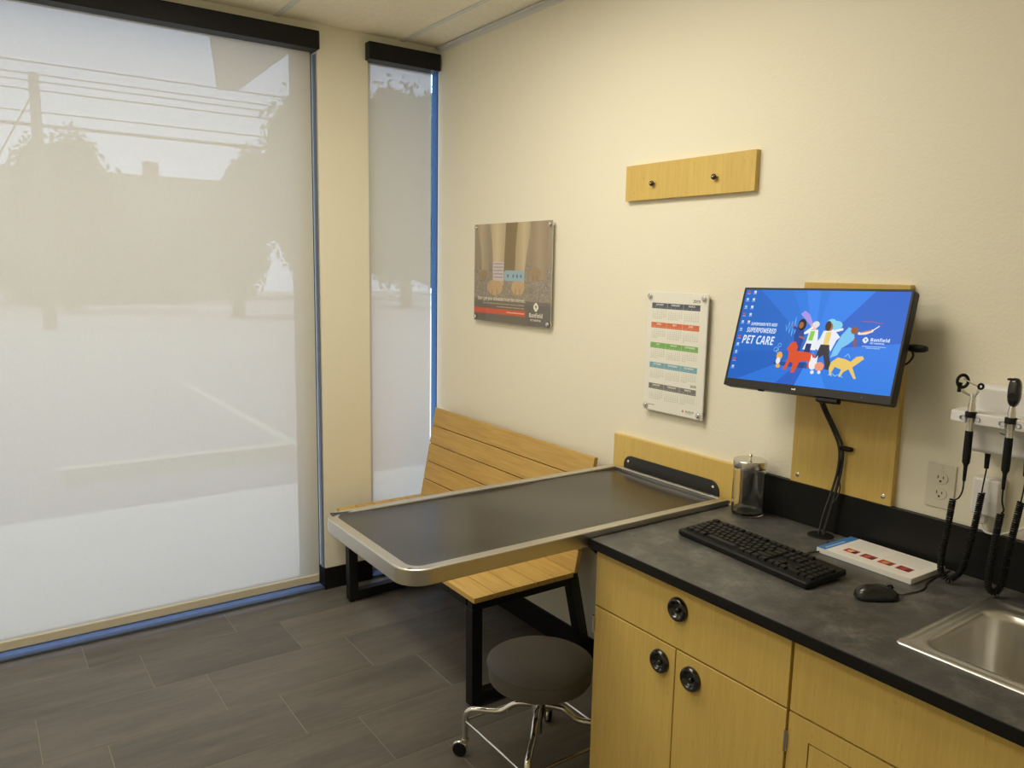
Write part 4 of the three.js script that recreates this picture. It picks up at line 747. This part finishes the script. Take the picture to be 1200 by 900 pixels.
{
  const g = thing('power_adapter', 'white plug-in power adapter with a white cord below the station', 'adapter', [2.717, 0.99, 0]);
  part(g, 'adapter_body', rb(0.062, 0.092, 0.042, 0.007, 'y', undefined, 3), M.white, [2.716, 1.075, 0.0215]);
  part(g, 'strain_relief', rb(0.02, 0.024, 0.018, 0.004), M.white, [2.708, 1.019, 0.022]);
  part(g, 'cord', tube([[0, 0, 0], [0.004, -0.012, 0.004], [0.016, -0.02, 0.006], [0.04, -0.018, 0.004], [0.075, 0.0, 0.0], [0.11, 0.03, -0.004], [0.13, 0.08, -0.006], [0.138, 0.15, -0.004], [0.138, 0.182, 0.004]], 0.0028, 60, 8), M.white, [2.708, 1.008, 0.022]);
}

// ---------------------------------------------------------------- outdoors, seen through the shades
struct('pavement', span(-2.0, -0.2, -0.25, -0.02, -18, 14, 'z'), M.concrete, 'pale concrete pavement outside the window');
struct('parking_lot', span(-45, -2.0, -0.3, -0.1, -40, 30, 'z'), M.asphalt, 'grey asphalt parking lot outside');
solo('parking_line', span(-8.2, -3.45, -0.1, -0.095, -0.54, -0.44), M.paint, 'painted parking bay line running out past the wheel stop', 'marking');
{
  const s = new THREE.Shape(); s.moveTo(-0.08, 0); s.lineTo(0.08, 0); s.lineTo(0.06, 0.1); s.lineTo(-0.06, 0.1); s.closePath();
  solo('wheel_stop', new THREE.ExtrudeGeometry(s, { depth: 1.8, bevelEnabled: true, bevelThickness: 0.02, bevelSize: 0.01, bevelSegments: 2 }), M.paint, 'pale concrete wheel stop in front of the pavement', 'wheel stop', [-3.2, -0.1, -0.32]);
}
{
  const g = thing('entrance_canopy', 'tan tapered canopy projecting from the building above the big window', 'canopy', [-0.3, 3.2, 0.5]);
  const s = new THREE.Shape(); s.moveTo(-4.38, 0.10); s.lineTo(-4.29, 0.26); s.lineTo(-0.21, 0.08); s.lineTo(-0.21, -1.11); s.closePath();
  part(g, 'fascia', new THREE.ExtrudeGeometry(s, { depth: 0.28, bevelEnabled: false }).rotateX(-Math.PI / 2), M.soffit, [0, 3.2, 0]);
}
struct('roof_overhang', span(-0.5, -0.2, 3.3, 3.5, -6, 7), M.soffit, 'tan roof overhang along the window wall');
const PX = -18.6, far = (k) => (x, y, z) => [3.546 + (x - 3.546) * k, 1.6 + (y - 1.6) * k, 2.015 + (z - 2.015) * k];   // same bearing, k times as far
{
  const zp = 0.27, g = thing('utility_pole', 'wooden utility pole carrying overhead wires beyond the parking lot', 'pole', [PX, -0.1, zp]);
  part(g, 'post', cyl(0.11, 0.15, 6.0, 14), M.timber, [PX, 2.9, zp]);
  part(g, 'guy_wire', tube([[0, 5.4, 0.1], [0, 2.5, 1.6], [0, 0, 2.9]], 0.022, 4, 5), M.cable, [PX, -0.1, zp]);
}
[[6.84, 0.02, 'topmost'], [6.53, 0.018, 'second'], [6.35, 0.018, 'third'], [6.12, 0.02, 'fourth'], [5.55, 0.02, 'fifth'], [5.2, 0.045, 'thick lowest']].forEach(([y, r, n]) => {
  const pts = []; for (let i = 0; i <= 10; i++) pts.push([0, 0, 14 - 3.2 * i]);
  solo('overhead_wire', tube(pts, r, 20, 5), M.cable, `${n} dark overhead wire strung along the street outside`, 'wire', [PX - 0.2, 1.6 + (y - 1.6) * 0.873, 0]);
});
function leafCrown(rx, ry, rz, n, leafSize) {     // a lumpy crown: inner masses and leaves around them
  const gs = [], blobs = [];
  for (let i = 0; i < 16; i++) { const a = rnd() * 6.283, h = rr(-0.8, 0.85), q = Math.sqrt(1 - h * h) * rr(0.3, 0.75); blobs.push([q * Math.cos(a) * rx, h * ry * 0.8, q * Math.sin(a) * rz, rr(0.3, 0.45)]); }
  blobs.push([0, 0, 0, 0.62]);
  for (const [x, y, z, k] of blobs) { const s = new THREE.IcosahedronGeometry(1, 2), p = s.attributes.position; for (let i = 0; i < p.count; i++) { const f = 1 + 0.16 * Math.sin(p.getX(i) * 9 + x * 5) * Math.sin(p.getY(i) * 8 + y * 3) + 0.1 * Math.sin(p.getZ(i) * 11 + z * 7); p.setXYZ(i, p.getX(i) * rx * k * 0.88 * f + x, p.getY(i) * ry * k * 0.88 * f + y, p.getZ(i) * rz * k * 0.88 * f + z); } s.computeVertexNormals(); gs.push(s); }
  const P = [], Nn = [], U = [];
  for (let i = 0; i < n; i++) {
    const [x, y, z, k] = blobs[Math.floor(rnd() * blobs.length)], a = rnd() * 6.283, h = rr(-1, 1), q = Math.sqrt(1 - h * h), f = k * rr(0.85, 1.0) * (1 + 0.5 * Math.pow(rnd(), 2));
    const c = [x + q * Math.cos(a) * rx * f, y + h * ry * f, z + q * Math.sin(a) * rz * f], e1 = new THREE.Vector3(rr(-1, 1), rr(-1, 1), rr(-1, 1)).normalize(), e2 = new THREE.Vector3(rr(-1, 1), rr(-1, 1), rr(-1, 1)).cross(e1).normalize(), nn = e1.clone().cross(e2), s = leafSize * rr(0.6, 1.4);
    for (const [p, r] of [[-1, 0], [0, -0.55], [1, 0], [-1, 0], [1, 0], [0, 0.55]]) { P.push(c[0] + (e1.x * p + e2.x * r) * s, c[1] + (e1.y * p + e2.y * r) * s, c[2] + (e1.z * p + e2.z * r) * s); Nn.push(nn.x, nn.y, nn.z); U.push(p, r); }
  }
  const lg = new THREE.BufferGeometry(); lg.setAttribute('position', new THREE.BufferAttribute(new Float32Array(P), 3)); lg.setAttribute('normal', new THREE.BufferAttribute(new Float32Array(Nn), 3)); lg.setAttribute('uv', new THREE.BufferAttribute(new Float32Array(U), 2)); gs.push(lg);
  return clean(gs);
}
[[-23.5, -0.75, 2.9, 2.0, 2.3, 1.6, 0, 1.09, 'rounded leafy tree behind the utility pole'],
 [-23.5, 1.6, 2.2, 1.9, 1.9, 2.0, 1, 1.9, 'low leafy tree left of the utility pole'],
 [-21.5, -5.1, 2.7, 1.7, 2.1, 1.25, 0, 1.0, 'bushy tree right of the chimney'],
 [-22.5, -7.75, 4.5, 2.3, 3.3, 1.9, 1, 1.45, 'tall leafy tree beside the canopy tip'],
 [-22, -11.2, 4.2, 2.4, 3.4, 2.2, 2, 1.12, 'tall dark tree seen through the narrow shade'],
 [-24, -14.2, 4.3, 2.5, 3.7, 2.3, 0, 1.5, 'tall dense tree beyond the room corner'],
].forEach(([x0, z0, y0, rx, ry, rz, k, d, label]) => {
  const [x, yc, z] = far(d)(x0, y0, z0), g = thing('leafy_tree', label + ' across the lot', 'tree', [x, -0.1, z]);
  part(g, 'trunk', cyl(0.14 * d, 0.22 * d, yc, 10), M.bark, [x, yc / 2 - 0.1, z]);
  part(g, 'crown', leafCrown(rx * d, ry * d, rz * d, 6000, 0.105 * d), M.leaf[k], [x, yc, z]);
});
{
  const g = thing('hedge', 'long rounded green hedge in front of the low dark-roofed house', 'hedge', [-30.6, -0.1, -3]);
  part(g, 'foliage', leafCrown(0.7, 1.7, 4.2, 5000, 0.13), M.leaf[2], [-30.6, 0.9, -3]);
}
{
  const x = -37, z0 = -9, z1 = 0.2, g = thing('house', 'low house with a dark roof and brick chimney beyond the trees', 'house', [x, -0.1, (z0 + z1) / 2]);
  part(g, 'wall', span(x - 3, x + 3, -0.1, 3.5, z0, z1), M.siding);
  const s = new THREE.Shape(); s.moveTo(-3.6, 0); s.lineTo(3.6, 0); s.lineTo(0, 2.05); s.closePath();
  part(g, 'roof', new THREE.ExtrudeGeometry(s, { depth: z1 - z0 + 0.8, bevelEnabled: false }), M.roof, [x, 3.5, z0 - 0.4]);
  part(g, 'chimney', span(x - 0.3, x + 0.3, 5.2, 6.15, -5.95, -5.35), M.brick);
  for (const z of [-7.4, -5, -2.6]) { const f = part(g, 'window', span(x + 3, x + 3.05, 1.0, 2.4, z - 0.6, z + 0.6), M.white); part(f, 'window_pane', span(x + 3.05, x + 3.06, 1.08, 2.32, z - 0.52, z + 0.52), M.windowDark); }
}
{
  const x = -31, z0 = 2.2, z1 = 8, g = thing('white_house', 'small white house glimpsed behind the trees near the utility pole', 'house', [x, -0.1, 5]);
  part(g, 'wall', span(x - 1.6, x + 1.6, -0.1, 3.4, z0, z1), M.white);
  const s = new THREE.Shape(); s.moveTo(-2.0, 0); s.lineTo(2.0, 0); s.lineTo(0, 1.2); s.closePath();
  part(g, 'roof', new THREE.ExtrudeGeometry(s, { depth: z1 - z0 + 0.4, bevelEnabled: false }), M.roof, [x, 3.4, z0 - 0.2]);
  for (const z of [3.4, 6.2]) part(g, 'window', span(x + 1.6, x + 1.64, 1.0, 2.3, z - 0.5, z + 0.5), M.windowDark);
}

renderer.render(scene, camera);
